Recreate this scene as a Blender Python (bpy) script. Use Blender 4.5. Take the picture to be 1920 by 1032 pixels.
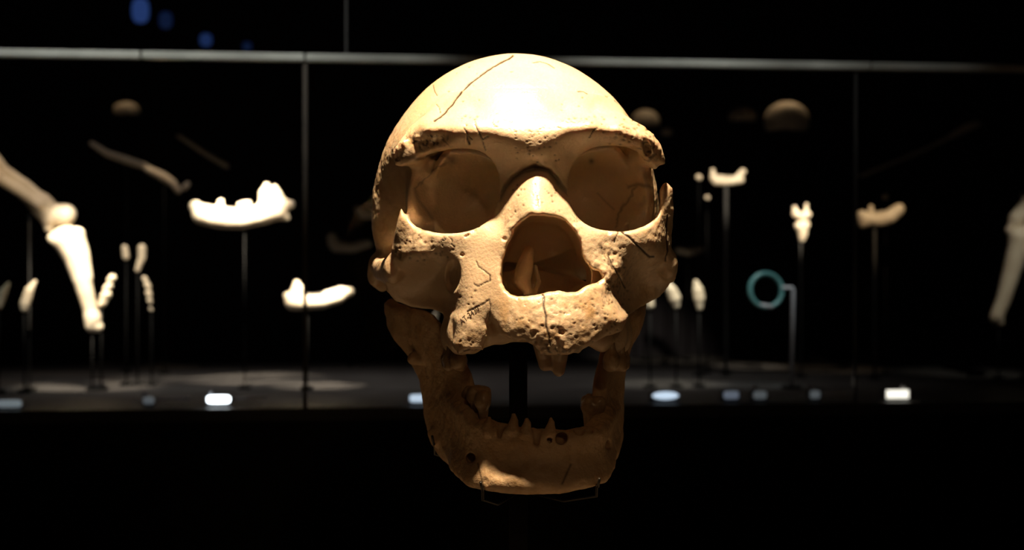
import bpy, bmesh, math, random
import numpy as np
from mathutils import Vector, Matrix
from mathutils.bvhtree import BVHTree

# ------------------------------------------------------------------ camera, world, lights, exposure
for o in list(bpy.data.objects):
    bpy.data.objects.remove(o)
scene = bpy.context.scene
COL = scene.collection
EYE = 1.40                 # camera height above the floor (m)
DIST = 750.0               # camera to glabella plane (mm)
scene.view_settings.view_transform = 'Standard'
scene.view_settings.look = 'None'
scene.view_settings.gamma = 1.0
scene.view_settings.exposure = 0.0
scene.view_settings.use_curve_mapping = False

cam_d = bpy.data.cameras.new('camera')
cam = bpy.data.objects.new('camera', cam_d)
COL.objects.link(cam)
cam.location = (0, -DIST / 1000, EYE)
cam.rotation_euler = (math.pi / 2, 0, 0)
cam_d.sensor_width = 36
cam_d.lens = 56.25
cam_d.clip_start = 0.02
cam_d.dof.use_dof = True
cam_d.dof.focus_distance = 0.762
cam_d.dof.aperture_fstop = 10
scene.camera = cam

world = bpy.data.worlds.new('world')
scene.world = world
world.use_nodes = True
world.node_tree.nodes['Background'].inputs[0].default_value = (0.0042, 0.0030, 0.0036, 1)
world.node_tree.nodes['Background'].inputs[1].default_value = 1.0

def spot(name, loc, target, energy, color, size_deg, blend=0.5, radius=0.01):
    d = bpy.data.lights.new(name, 'SPOT')
    d.energy = energy; d.color = color
    d.spot_size = math.radians(size_deg); d.spot_blend = blend
    d.shadow_soft_size = radius
    o = bpy.data.objects.new(name, d)
    COL.objects.link(o)
    o.location = loc
    o.rotation_euler = (Vector(target) - Vector(loc)).to_track_quat('-Z', 'Y').to_euler()
    return o

WARM = (1.0, 0.74, 0.46)
# the halogen spot in the vitrine ceiling, above and a little in front of the skull
spot('skull_spot', (0.012, -0.124, EYE + 0.50), (0.006, 0.020, EYE + 0.080), 44, WARM, 62, 1.0, 0.013)
# added weak warm fill for jaw and orbits; no such lamp is seen
spot('fill_wash', (0.50, -2.6, EYE + 1.15), (0.01, 0.03, EYE - 0.03), 8.5, (1.0, 0.60, 0.28), 8, 0.6, 0.08)

# ------------------------------------------------------------------ pixel helpers (1920 x 1032 frame) -> millimetres
def P(px, py, y):
    s = (DIST + y) / DIST
    return np.array([(px - 960) / 4.0 * s, y, (516 - py) / 4.0 * s])

CASE_Y = 760.0
CASE_YAW = math.radians(6.6)
def CP(px, py, depth):
    """point on the pixel's ray lying `depth` mm behind the front glass of the wall case"""
    dx, dz = (px - 960) / 4.0 / DIST, (516 - py) / 4.0 / DIST
    # front plane: y = CASE_Y + x*tan(yaw) ; behind it measured along its normal
    t = math.tan(CASE_YAW)
    k = (CASE_Y + depth / math.cos(CASE_YAW) + DIST) / (1 - dx * t)
    return np.array([dx * k, k - DIST, dz * k])

def W(p):
    return Vector((p[0] / 1000, p[1] / 1000, EYE + p[2] / 1000))

# ------------------------------------------------------------------ materials
def mat(name, color, rough=0.5, metallic=0.0, spec=0.5, emit=None, estr=0.0):
    m = bpy.data.materials.new(name)
    m.use_nodes = True
    b = m.node_tree.nodes['Principled BSDF']
    b.inputs['Base Color'].default_value = (*color, 1)
    b.inputs['Roughness'].default_value = rough
    b.inputs['Metallic'].default_value = metallic
    b.inputs['Specular IOR Level'].default_value = spec
    if emit:
        b.inputs['Emission Color'].default_value = (*emit, 1)
        b.inputs['Emission Strength'].default_value = estr
    return m

def noisy(m, scale, c1, c2, rlo=None, rhi=None, bump=0.0, detail=4):
    nt = m.node_tree; b = nt.nodes['Principled BSDF']
    tc = nt.nodes.new('ShaderNodeTexCoord')
    n = nt.nodes.new('ShaderNodeTexNoise')
    n.inputs['Scale'].default_value = scale; n.inputs['Detail'].default_value = detail
    nt.links.new(tc.outputs['Object'], n.inputs['Vector'])
    r = nt.nodes.new('ShaderNodeValToRGB')
    r.color_ramp.elements[0].position = 0.3; r.color_ramp.elements[0].color = (*c1, 1)
    r.color_ramp.elements[1].position = 0.7; r.color_ramp.elements[1].color = (*c2, 1)
    nt.links.new(n.outputs['Fac'], r.inputs['Fac'])
    nt.links.new(r.outputs['Color'], b.inputs['Base Color'])
    if rlo is not None:
        mr = nt.nodes.new('ShaderNodeMapRange')
        mr.inputs['To Min'].default_value = rlo; mr.inputs['To Max'].default_value = rhi
        nt.links.new(n.outputs['Fac'], mr.inputs['Value'])
        nt.links.new(mr.outputs['Result'], b.inputs['Roughness'])
    if bump:
        bp = nt.nodes.new('ShaderNodeBump'); bp.inputs['Strength'].default_value = bump
        bp.inputs['Distance'].default_value = 0.001
        nt.links.new(n.outputs['Fac'], bp.inputs['Height'])
        nt.links.new(bp.outputs['Normal'], b.inputs['Normal'])
    return m

def bone_material(name, light, dark, ochre, crackcol, bump=0.35, gloss=(0.5, 0.35)):
    m = bpy.data.materials.new(name); m.use_nodes = True
    nt = m.node_tree; N = nt.nodes; L = nt.links
    b = N['Principled BSDF']
    b.inputs['Roughness'].default_value = gloss[0]
    b.inputs['Specular IOR Level'].default_value = gloss[1]
    b.inputs['Subsurface Weight'].default_value = 0.2
    b.inputs['Subsurface Radius'].default_value = (1.0, 0.45, 0.18)
    b.inputs['Subsurface Scale'].default_value = 0.004
    tc = N.new('ShaderNodeTexCoord')
    n1 = N.new('ShaderNodeTexNoise'); n1.inputs['Scale'].default_value = 26; n1.inputs['Detail'].default_value = 5
    n2 = N.new('ShaderNodeTexNoise'); n2.inputs['Scale'].default_value = 140; n2.inputs['Detail'].default_value = 5
    n3 = N.new('ShaderNodeTexNoise'); n3.inputs['Scale'].default_value = 700; n3.inputs['Detail'].default_value = 3
    for n in (n1, n2, n3): L.new(tc.outputs['Object'], n.inputs['Vector'])
    r1 = N.new('ShaderNodeValToRGB')
    r1.color_ramp.elements[0].position = 0.32; r1.color_ramp.elements[0].color = (*dark, 1)
    r1.color_ramp.elements[1].position = 0.62; r1.color_ramp.elements[1].color = (*light, 1)
    L.new(n1.outputs['Fac'], r1.inputs['Fac'])
    at = N.new('ShaderNodeAttribute'); at.attribute_name = 'wear'
    sep = N.new('ShaderNodeSeparateColor'); L.new(at.outputs['Color'], sep.inputs[0])
    # ochre sediment: mask (green) broken up by fine noise
    r2 = N.new('ShaderNodeValToRGB'); r2.color_ramp.elements[0].position = 0.42; r2.color_ramp.elements[1].position = 0.62
    L.new(n2.outputs['Fac'], r2.inputs['Fac'])
    mul = N.new('ShaderNodeMath'); mul.operation = 'MULTIPLY'
    L.new(r2.outputs['Color'], mul.inputs[0]); L.new(sep.outputs[1], mul.inputs[1])
    mx = N.new('ShaderNodeMix'); mx.data_type = 'RGBA'
    L.new(mul.outputs[0], mx.inputs['Factor']); L.new(r1.outputs['Color'], mx.inputs['A'])
    mx.inputs['B'].default_value = (*ochre, 1)
    mx2 = N.new('ShaderNodeMix'); mx2.data_type = 'RGBA'
    L.new(sep.outputs[0], mx2.inputs['Factor']); L.new(mx.outputs['Result'], mx2.inputs['A'])
    mx2.inputs['B'].default_value = (*crackcol, 1)
    L.new(mx2.outputs['Result'], b.inputs['Base Color'])
    add = N.new('ShaderNodeMath'); add.operation = 'ADD'
    L.new(n2.outputs['Fac'], add.inputs[0]); L.new(n3.outputs['Fac'], add.inputs[1])
    bp = N.new('ShaderNodeBump'); bp.inputs['Strength'].default_value = bump; bp.inputs['Distance'].default_value = 0.0012
    L.new(add.outputs[0], bp.inputs['Height']); L.new(bp.outputs['Normal'], b.inputs['Normal'])
    return m

M = {}
M['bone'] = bone_material('fossil_bone', (0.76, 0.59, 0.41), (0.66, 0.48, 0.31), (0.52, 0.30, 0.11), (0.050, 0.024, 0.010), 0.22, (0.40, 1.0))
M['jawbone'] = bone_material('jaw_bone', (0.66, 0.47, 0.29), (0.46, 0.31, 0.18), (0.44, 0.26, 0.11), (0.050, 0.026, 0.012))
M['casebone'] = noisy(mat('exhibit_bone', (0.7, 0.6, 0.45), 0.55), 40, (0.62, 0.50, 0.36), (0.78, 0.68, 0.52), bump=0.3)
M['tooth'] = noisy(mat('tooth_enamel', (0.4, 0.3, 0.2), 0.3), 300, (0.30, 0.19, 0.10), (0.48, 0.35, 0.22))
M['ink'] = noisy(mat('ink', (0.02, 0.015, 0.01), 0.7), 900, (0.03, 0.02, 0.012), (0.06, 0.035, 0.02))
M['black'] = noisy(mat('matte_black', (0.006, 0.005, 0.008), 0.6, spec=0.15), 30, (0.005, 0.004, 0.006), (0.008, 0.006, 0.009))
M['postblack'] = noisy(mat('black_post_paint', (0.004, 0.004, 0.004), 0.6, spec=0.1), 60, (0.003, 0.003, 0.003), (0.006, 0.005, 0.005))
M['wire'] = noisy(mat('wire_metal', (0.02, 0.015, 0.01), 0.35), 400, (0.012, 0.009, 0.006), (0.02, 0.015, 0.01))
M['plinth'] = noisy(mat('plinth_board', (0.22, 0.18, 0.14), 0.7), 20, (0.11, 0.085, 0.06), (0.15, 0.115, 0.08))  # unseen plinth; brown chosen to bounce spot light up onto the jaw
M['shelf'] = noisy(mat('shelf_paint', (0.05, 0.047, 0.045), 0.5, spec=0.2), 14, (0.040, 0.037, 0.036), (0.062, 0.058, 0.055))
M['rail'] = noisy(mat('rail_aluminium', (0.45, 0.46, 0.43), 0.6, spec=0.2), 25, (0.36, 0.37, 0.34), (0.52, 0.53, 0.49))
M['rod'] = noisy(mat('steel_rod', (0.3, 0.3, 0.32), 0.5), 90, (0.26, 0.26, 0.28), (0.36, 0.36, 0.37))
M['rodgrey'] = noisy(mat('painted_rod', (0.45, 0.43, 0.45), 0.5), 90, (0.42, 0.40, 0.42), (0.52, 0.50, 0.52))
M['rodmid'] = noisy(mat('grey_rod', (0.1, 0.1, 0.1), 0.6, spec=0.2), 90, (0.035, 0.034, 0.033), (0.05, 0.049, 0.047))
M['darkrod'] = noisy(mat('dark_rod', (0.01, 0.01, 0.012), 0.6, spec=0.1), 90, (0.002, 0.002, 0.002), (0.004, 0.004, 0.004))
M['teal'] = noisy(mat('teal_glass_rim', (0.10, 0.26, 0.25), 0.3), 120, (0.08, 0.22, 0.22), (0.14, 0.32, 0.31))
M['lampbody'] = noisy(mat('lamp_body', (0.12, 0.12, 0.13), 0.4), 90, (0.10, 0.10, 0.11), (0.16, 0.16, 0.17))

def glass_mat(name, tint=(1, 1, 1), extra=0.0):
    m = bpy.data.materials.new(name); m.use_nodes = True
    nt = m.node_tree; nt.nodes.clear()
    out = nt.nodes.new('ShaderNodeOutputMaterial')
    t = nt.nodes.new('ShaderNodeBsdfTransparent'); t.inputs[0].default_value = (*tint, 1)
    g = nt.nodes.new('ShaderNodeBsdfGlossy'); g.inputs['Roughness'].default_value = 0.02
    f = nt.nodes.new('ShaderNodeFresnel'); f.inputs['IOR'].default_value = 1.25 + extra
    mx = nt.nodes.new('ShaderNodeMixShader')
    nt.links.new(f.outputs[0], mx.inputs[0]); nt.links.new(t.outputs[0], mx.inputs[1]); nt.links.new(g.outputs[0], mx.inputs[2])
    nt.links.new(mx.outputs[0], out.inputs['Surface'])
    return m
M['glass'] = glass_mat('case_glass')
M['lens'] = glass_mat('lens_glass', (0.82, 0.93, 0.92), 0.2)

# ------------------------------------------------------------------ scene-graph helpers
def tag(o, label, cat, group=None):
    o['label'] = label; o['category'] = cat
    if group: o['group'] = group
    return o
def thing(name, loc, label, cat, group=None):
    o = bpy.data.objects.new(name, None); COL.objects.link(o)
    o.empty_display_size = 0.01
    o.location = loc
    return tag(o, label, cat, group)
def link_mesh(name, me, m, parent=None, loc=None):
    o = bpy.data.objects.new(name, me); COL.objects.link(o)
    if m is not None and len(me.materials) == 0: me.materials.append(m)
    if parent:
        o.parent = parent
        if loc is None: o.matrix_parent_inverse = Matrix.Translation(-Vector(parent.location))
    if loc is not None: o.location = loc
    return o
def np_mesh(name, V, Q):
    """V (n,3) metres world, Q (m,4) quads"""
    me = bpy.data.meshes.new(name)
    V = np.ascontiguousarray(V, dtype=np.float32); Q = np.ascontiguousarray(Q, dtype=np.int32)
    me.vertices.add(len(V)); me.vertices.foreach_set('co', V.ravel())
    me.loops.add(Q.size); me.loops.foreach_set('vertex_index', Q.ravel())
    me.polygons.add(len(Q))
    me.polygons.foreach_set('loop_start', np.arange(0, Q.size, 4, dtype=np.int32))
    me.polygons.foreach_set('use_smooth', np.ones(len(Q), dtype=bool))
    me.update(calc_edges=True); me.validate()
    return me
def bm_mesh(name, bm, smooth=False):
    me = bpy.data.meshes.new(name)
    bmesh.ops.recalc_face_normals(bm, faces=bm.faces)
    bm.to_mesh(me); bm.free()
    if smooth:
        for p in me.polygons: p.use_smooth = True
    return me
def box_bm(bm, lo, hi, rot=None, bevel=0.0):
    r = bmesh.ops.create_cube(bm, size=1)
    vs = r['verts']
    lo, hi = Vector(lo), Vector(hi)
    c, s = (lo + hi) / 2, hi - lo
    for v in vs:
        v.co = Vector((v.co.x * s.x, v.co.y * s.y, v.co.z * s.z)) + c
    if bevel:
        es = list({e for v in vs for e in v.link_edges})
        bmesh.ops.bevel(bm, geom=es, offset=bevel, segments=2, affect='EDGES', profile=0.5)
    return vs
def tube_bm(bm, pts, r, n=10, cap=True):
    """round tube along points (metres); r scalar or list"""
    pts = [Vector(p) for p in pts]
    rs = r if isinstance(r, (list, tuple)) else [r] * len(pts)
    rings = []; up = None
    for i, p in enumerate(pts):
        if i == 0: d = pts[1] - p
        elif i == len(pts) - 1: d = p - pts[-2]
        else: d = (pts[i + 1] - p).normalized() + (p - pts[i - 1]).normalized()
        d.normalize()
        if up is None:
            up = Vector((0, 0, 1)) if abs(d.z) < 0.9 else Vector((1, 0, 0))
        a = d.cross(up).normalized(); b = a.cross(d).normalized(); up = b
        rings.append([bm.verts.new(p + (a * math.cos(2 * math.pi * k / n) + b * math.sin(2 * math.pi * k / n)) * rs[i]) for k in range(n)])
    for i in range(len(rings) - 1):
        for k in range(n):
            bm.faces.new((rings[i][k], rings[i][(k + 1) % n], rings[i + 1][(k + 1) % n], rings[i + 1][k]))
    if cap:
        bm.faces.new(rings[0][::-1]); bm.faces.new(rings[-1])
def tube_obj(name, pts, r, m, parent=None, n=10):
    bm = bmesh.new(); tube_bm(bm, pts, r, n)
    return link_mesh(name, bm_mesh(name, bm, True), m, parent)

# ------------------------------------------------------------------ implicit-surface toolkit (millimetres)
def smin(a, b, k):
    if k <= 0: return np.minimum(a, b)
    h = np.maximum(k - np.abs(a - b), 0) / k
    return np.minimum(a, b) - h * h * k * 0.25
def smax(a, b, k): return -smin(-a, -b, k)

class Field:
    def __init__(self, lo, hi, vox):
        self.lo = np.array(lo, float); self.v = np.array(vox, float)
        self.n = np.ceil((np.array(hi) - self.lo) / self.v).astype(int) + 1
        self.ax = [(self.lo[i] + self.v[i] * np.arange(self.n[i])).astype(np.float32) for i in range(3)]
        self.d = np.full(self.n, 60.0, np.float32)
    def sl(self, lo, hi):
        a = np.clip(np.floor((np.array(lo) - self.lo) / self.v).astype(int), 0, self.n)
        b = np.clip(np.ceil((np.array(hi) - self.lo) / self.v).astype(int) + 1, 0, self.n)
        return tuple(slice(a[i], b[i]) for i in range(3))
    def xyz(self, s):
        return (self.ax[0][s[0]][:, None, None], self.ax[1][s[1]][None, :, None], self.ax[2][s[2]][None, None, :])
    def op(self, f, lo, hi, mode, k):
        m = k + 3.0
        s = self.sl(np.array(lo) - m, np.array(hi) + m)
        if any(t.stop <= t.start for t in s): return
        e = f(*self.xyz(s)).astype(np.float32)
        self.d[s] = smin(self.d[s], e, k) if mode == 'u' else smax(self.d[s], -e, k)
    def ellipsoid(self, c, r, mode='u', k=3.0, rot=None):
        c = np.array(c, float); r = np.array(r, float)
        R = np.array(rot) if rot is not None else np.eye(3)
        def f(x, y, z):
            p = (x - c[0], y - c[1], z - c[2])
            q = [(R[i, 0] * p[0] + R[i, 1] * p[1] + R[i, 2] * p[2]) for i in range(3)]
            k0 = np.sqrt(sum((q[i] / r[i]) ** 2 for i in range(3)))
            k1 = np.sqrt(sum((q[i] / r[i] ** 2) ** 2 for i in range(3))) + 1e-6
            return k0 * (k0 - 1) / k1
        e = r if rot is None else np.full(3, r.max())
        self.op(f, c - e, c + e, mode, k)
    def chain(self, pts, mode='u', k=3.0, squash=None):
        """pts: list of (point, radius); squash: (sx,sy,sz) distance scale (>1 = thinner)"""
        q = np.array(squash if squash else (1, 1, 1), float)
        C = [(np.array(p, float), r) for p, r in pts]
        def f(x, y, z):
            best = None
            for (a, ra), (b, rb) in zip(C[:-1], C[1:]):
                ba = (b - a) * q
                px, py, pz = (x - a[0]) * q[0], (y - a[1]) * q[1], (z - a[2]) * q[2]
                t = np.clip((px * ba[0] + py * ba[1] + pz * ba[2]) / (ba @ ba + 1e-9), 0, 1)
                e = np.sqrt((px - ba[0] * t) ** 2 + (py - ba[1] * t) ** 2 + (pz - ba[2] * t) ** 2) - (ra + (rb - ra) * t)
                best = e if best is None else np.minimum(best, e)
            return best
        lo = np.min([p - r / q.min() for p, r in C], axis=0); hi = np.max([p + r / q.min() for p, r in C], axis=0)
        self.op(f, lo, hi, mode, k)
    def mesh(self):
        D = self.d
        ins = D < 0
        n = self.n
        c = np.zeros(n - 1, np.int8)
        for i in (0, 1):
            for j in (0, 1):
                for k in (0, 1):
                    c += ins[i:n[0] - 1 + i, j:n[1] - 1 + j, k:n[2] - 1 + k]
        I = np.argwhere((c > 0) & (c < 8))
        idx = np.full(n - 1, -1, np.int32)
        idx[I[:, 0], I[:, 1], I[:, 2]] = np.arange(len(I))
        acc = np.zeros((len(I), 3)); cnt = np.zeros(len(I))
        cor = [(i, j, k) for i in (0, 1) for j in (0, 1) for k in (0, 1)]
        val = {q: D[I[:, 0] + q[0], I[:, 1] + q[1], I[:, 2] + q[2]] for q in cor}
        for a in cor:
            for ax in range(3):
                if a[ax]: continue
                b = tuple(a[i] + (i == ax) for i in range(3))
                va, vb = val[a], val[b]
                m = (va < 0) != (vb < 0)
                t = va[m] / (va[m] - vb[m])
                p = np.tile(np.array(a, float), (m.sum(), 1)); p[:, ax] += t
                acc[m] += p; cnt[m] += 1
        V = self.lo + (I + acc / cnt[:, None]) * self.v
        Q = []
        for ax in range(3):
            s0 = [slice(None)] * 3; s1 = [slice(None)] * 3
            s0[ax] = slice(0, -1); s1[ax] = slice(1, None)
            A, B = ins[tuple(s0)], ins[tuple(s1)]
            E = np.argwhere(A != B)
            u, w = (ax + 1) % 3, (ax + 2) % 3
            E = E[(E[:, u] > 0) & (E[:, w] > 0) & (E[:, u] < n[u] - 1) & (E[:, w] < n[w] - 1)]
            flip = A[E[:, 0], E[:, 1], E[:, 2]]
            q = []
            for du, dw in ((0, 0), (-1, 0), (-1, -1), (0, -1)):
                e = E.copy(); e[:, u] += du; e[:, w] += dw
                q.append(idx[e[:, 0], e[:, 1], e[:, 2]])
            q = np.stack(q, 1)
            q[~flip] = q[~flip][:, ::-1]
            Q.append(q)
        return V, np.concatenate(Q)

def smooth(V, Q, it=1, lam=0.5):
    for _ in range(it):
        s = np.zeros_like(V); c = np.zeros(len(V))
        for a, b in ((0, 1), (1, 2), (2, 3), (3, 0)):
            for i, j in ((a, b), (b, a)):
                for d in range(3):
                    s[:, d] += np.bincount(Q[:, i], V[Q[:, j], d], len(V))
                c += np.bincount(Q[:, i], minlength=len(V))
        V = V + lam * (s / np.maximum(c, 1)[:, None] - V)
    return V
def normals(V, Q):
    n = np.cross(V[Q[:, 2]] - V[Q[:, 0]], V[Q[:, 3]] - V[Q[:, 1]])
    o = np.zeros_like(V)
    for i in range(4):
        for d in range(3):
            o[:, d] += np.bincount(Q[:, i], n[:, d], len(V))
    return o / (np.linalg.norm(o, axis=1)[:, None] + 1e-12)

_lat = np.random.RandomState(5).rand(64, 64, 64).astype(np.float32)
def vnoise(x, y, z):
    """value noise in -1..1"""
    xi, yi, zi = np.floor(x).astype(int), np.floor(y).astype(int), np.floor(z).astype(int)
    fx, fy, fz = x - xi, y - yi, z - zi
    fx, fy, fz = [f * f * (3 - 2 * f) for f in (fx, fy, fz)]
    r = 0
    for i in (0, 1):
        for j in (0, 1):
            for k in (0, 1):
                r = r + _lat[(xi + i) & 63, (yi + j) & 63, (zi + k) & 63] * (fx if i else 1 - fx) * (fy if j else 1 - fy) * (fz if k else 1 - fz)
    return r * 2 - 1
def fbm(x, y, z, sc, oc=3):
    r = 0; a = 1; t = 0
    for o in range(oc):
        r = r + a * vnoise(x / sc + 17.3 * o, y / sc + 5.1 * o, z / sc + 9.7 * o); t += a
        a *= 0.55; sc *= 0.5
    return r / t

class RBF:
    """thin-plate surface through scattered heights"""
    def __init__(self, uv, h, lam=0.5):
        self.uv = np.array(uv, float); n = len(uv)
        d = np.linalg.norm(self.uv[:, None] - self.uv[None], axis=2)
        K = self.phi(d) + lam * np.eye(n) * 10
        Pm = np.c_[np.ones(n), self.uv]
        A = np.block([[K, Pm], [Pm.T, np.zeros((3, 3))]])
        self.w = np.linalg.solve(A, np.r_[np.array(h, float), 0, 0, 0])
    def phi(self, d): return d * d * np.log(d + 1e-9)
    def __call__(self, u, v):
        u, v = np.broadcast_arrays(u, v)
        r = self.w[-3] + self.w[-2] * u + self.w[-1] * v
        for (a, b), w in zip(self.uv, self.w):
            r = r + w * self.phi(np.sqrt((u - a) ** 2 + (v - b) ** 2))
        return r
def poly_sd(u, v, pts):
    """signed distance (negative inside) to a closed polygon"""
    u, v = np.broadcast_arrays(u, v)
    d = np.full(u.shape, 1e9); s = np.zeros(u.shape, bool)
    n = len(pts)
    for i in range(n):
        a = pts[i]; b = pts[(i + 1) % n]
        e = (b[0] - a[0], b[1] - a[1]); wu, wv = u - a[0], v - a[1]
        t = np.clip((wu * e[0] + wv * e[1]) / (e[0] ** 2 + e[1] ** 2 + 1e-9), 0, 1)
        d = np.minimum(d, (wu - e[0] * t) ** 2 + (wv - e[1] * t) ** 2)
        c = ((a[1] <= v) != (b[1] <= v))
        xs = a[0] + (v - a[1]) * e[0] / (e[1] if abs(e[1]) > 1e-9 else 1e-9)
        s ^= c & (u < xs)
    d = np.sqrt(d)
    return np.where(s, -d, d)
def line_sd(u, v, pts):
    d = np.full(np.shape(u), 1e9)
    for a, b in zip(pts[:-1], pts[1:]):
        e = (b[0] - a[0], b[1] - a[1]); wu, wv = u - a[0], v - a[1]
        t = np.clip((wu * e[0] + wv * e[1]) / (e[0] ** 2 + e[1] ** 2 + 1e-9), 0, 1)
        d = np.minimum(d, (wu - e[0] * t) ** 2 + (wv - e[1] * t) ** 2)
    return np.sqrt(d)

VX = 0.52        # voxel size of the skull (mm)

# ================================================================== THE SETTING
def structure(name, lo, hi, m, rotz=0.0, origin=None):
    bm = bmesh.new(); box_bm(bm, lo, hi)
    o = link_mesh(name, bm_mesh(name, bm), m)
    if rotz: o.rotation_euler[2] = rotz
    if origin is not None: o.location = origin
    o['kind'] = 'structure'
    return o
structure('floor', (-4.0, -2.9, -0.05), (4.0, 4.3, 0.0), M['black'])
structure('wall_back', (-4.0, 4.3, 0.0), (4.0, 4.4, 3.2), M['black'])
structure('wall_left', (-4.1, -2.9, 0.0), (-4.0, 4.4, 3.2), M['black'])
structure('wall_right', (4.0, -2.9, 0.0), (4.1, 4.4, 3.2), M['black'])
structure('ceiling', (-4.1, -2.9, 3.2), (4.1, 4.4, 3.3), M['black'])

# ================================================================== THE SKULL
NX = 1008   # pixel column of the nose line
face_pts = [
 # forehead just above the brow
 (785,240,24),
 # brow crest
 (757,268,25),(800,244,13),(825,240,9.5),(850,234,6.5),(890,228,4),(935,226,3),(1000,230,2),(1062,226,2.5),(1110,225,3.5),(1160,232,7.5),(1205,250,13),(1232,276,19),(1243,300,24),
 # front of the torus
 (765,266,27),(800,262,18.5),(828,264,14),(850,258,6.5),(890,256,2),(940,262,0.5),(1000,268,-0.5),(1062,260,0.5),(1110,254,2),(1160,256,6.5),(1205,266,12.5),(1000,288,1.0),(960,286,3.5),(1045,286,3.5),
 # underside of the brow / orbital roof edge
 (762,298,28),(820,284,16),(880,278,10),(925,290,10),(1075,286,10),(1130,270,9.5),(1185,280,14),(1222,302,22),
 (948,302,8.5),(952,340,13),(1058,302,8.5),(1058,340,13),(1000,301,4),(1000,313,8),
 # nasal bones
 (1003,328,4.0),(1003,345,1.5),(1003,372,-3),(1004,400,-7),(978,350,4.5),(1032,348,4.5),(968,372,4),(1040,372,4),(950,392,7.5),(1062,388,7),(930,412,11),(1082,408,10),
 # frontal process and lower orbital rim
 (955,425,2.5),(925,445,6),(895,440,10),(865,438,12.5),(820,440,17),(785,432,22),(760,412,27),(750,392,31),(905,422,11),
 (1072,425,2.5),(1095,440,5),(1120,430,9),(1150,437,12),(1200,430,18),(1232,412,25),(1250,372,31),(1256,345,33),
 # cheek
 (945,480,2),(930,515,1.5),(900,480,7),(870,470,12),(845,485,16),(805,465,19),(765,455,25),(738,460,35),(728,490,42),
 (1092,470,3),(1110,500,4),(1135,480,9),(1165,470,14),(1200,462,18),(1232,455,25),(1256,440,36),(1258,500,46),
 # cheek turning under
 (800,488,22),(760,490,29),(780,514,44),(750,522,50),(818,515,40),(832,560,40),(800,560,56),(730,545,58),(838,590,30),(838,545,26),
 (1190,488,22),(1225,486,30),(1195,516,42),(1228,512,48),(1180,570,40),(1212,560,58),(1252,530,60),(1160,510,12),
 # left tooth-bearing maxilla
 (880,520,8),(905,550,3),(875,560,7),(905,600,2.5),(880,600,4.5),(862,600,7.5),(880,648,4.5),(856,645,8.5),(905,648,3.5),
 # premaxilla
 (925,560,0.5),(945,570,-2),(985,565,-5.5),(1020,560,-6),(1060,560,-5),(1100,545,-1),(1135,535,5),(935,610,-1.5),(970,605,-6.5),(1020,600,-9.5),(1070,600,-8),
 (1120,590,-2),(1150,580,4),(1168,600,8),(985,635,-7),(1020,655,-8.5),(1075,655,-6.5),(1120,630,-2),(1155,620,5),
]
VC, VR = np.array([P(966, 0, 92)[0], 96, 30.]), np.array([75.5, 94, 86.2])
def vault_y(px, py):
    o = np.array([0, -DIST, 0.]); d = P(px, py, 0) - o
    a, b, c = ((d / VR) ** 2).sum(), ((o - VC) * d / VR ** 2).sum(), (((o - VC) / VR) ** 2).sum() - 1
    q = b * b - a * c
    return (o + d * ((-b - math.sqrt(q)) / a))[1] if q > 0 else None
for py, off in ((112, 3.0), (122, -2.0), (140, -6.5), (160, -8.5), (182, -9.5), (206, -9.5)):
    for px in (830, 890, 950, 1005, 1060, 1115, 1165):
        y_ = vault_y(px, py)
        if y_ is None or abs(px - 970) > 200: continue
        if abs(px - 975) > 60 + (py - 105) * 2.2: continue
        face_pts.append((px, py, y_ + off * (1.0 if off > 0 else max(0.15, 1 - (abs(px - 985) / 190) ** 2))))
cp = np.array([P(*p) for p in face_pts])
H = RBF(cp[:, [0, 2]], cp[:, 1], 0.4)
def on_face(px, py):
    y = 10.0
    for _ in range(8):
        p = P(px, py, y); y = float(np.clip(H(p[0], p[2]), -12, 60))
    return P(px, py, y)
def chaikin(pts, it=2):
    for _ in range(it):
        o = []
        for a, b in zip(pts, pts[1:] + pts[:1]):
            o += [(a[0] * .75 + b[0] * .25, a[1] * .75 + b[1] * .25), (a[0] * .25 + b[0] * .75, a[1] * .25 + b[1] * .75)]
        pts = o
    return pts
def face_poly(pts): return [on_face(*p)[[0, 2]] for p in pts]

outer_px = [(748,262),(765,240),(790,218),(825,190),(860,160),(905,132),(950,116),(1000,116),(1050,130),(1100,155),(1145,185),(1190,224),(1228,250),(1244,278),(1249,306),
 (1236,310),(1228,322),(1236,352),(1250,341),(1262,352),(1265,395),(1261,440),(1259,480),(1257,535),(1240,556),(1210,572),(1182,592),(1172,612),
 (1168,622),(1150,628),(1130,636),(1105,650),(1085,664),(1060,666),(1035,669),(1012,664),(1000,648),(985,641),(965,640),(950,634),(936,627),(926,606),(918,594),(914,606),(914,634),(904,656),(884,662),(860,664),(848,650),(852,618),(845,598),(812,582),(770,576),(740,565),
 (722,545),(727,508),(733,470),(740,430),(751,388),(758,400),(772,388),(770,316),(742,306),(736,288)]
orbL_px = [(752,318),(775,296),(810,286),(850,279),(890,279),(915,291),(930,316),(932,350),(921,382),(897,410),(862,428),(822,434),(785,429),(766,412),(756,388),(745,352)]
orbR_px = [(1071,330),(1080,300),(1103,280),(1140,274),(1180,281),(1208,296),(1228,316),(1238,350),(1240,388),(1229,412),(1200,428),(1160,431),(1120,420),(1090,396),(1075,366)]
nose_px = [(1000,404),(1025,406),(1052,412),(1072,428),(1086,452),(1090,480),(1104,500),(1130,514),(1128,530),(1100,534),(1075,550),(1040,544),(1016,552),(975,556),(952,550),(941,527),(943,490),(955,455),(972,420)]

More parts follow.
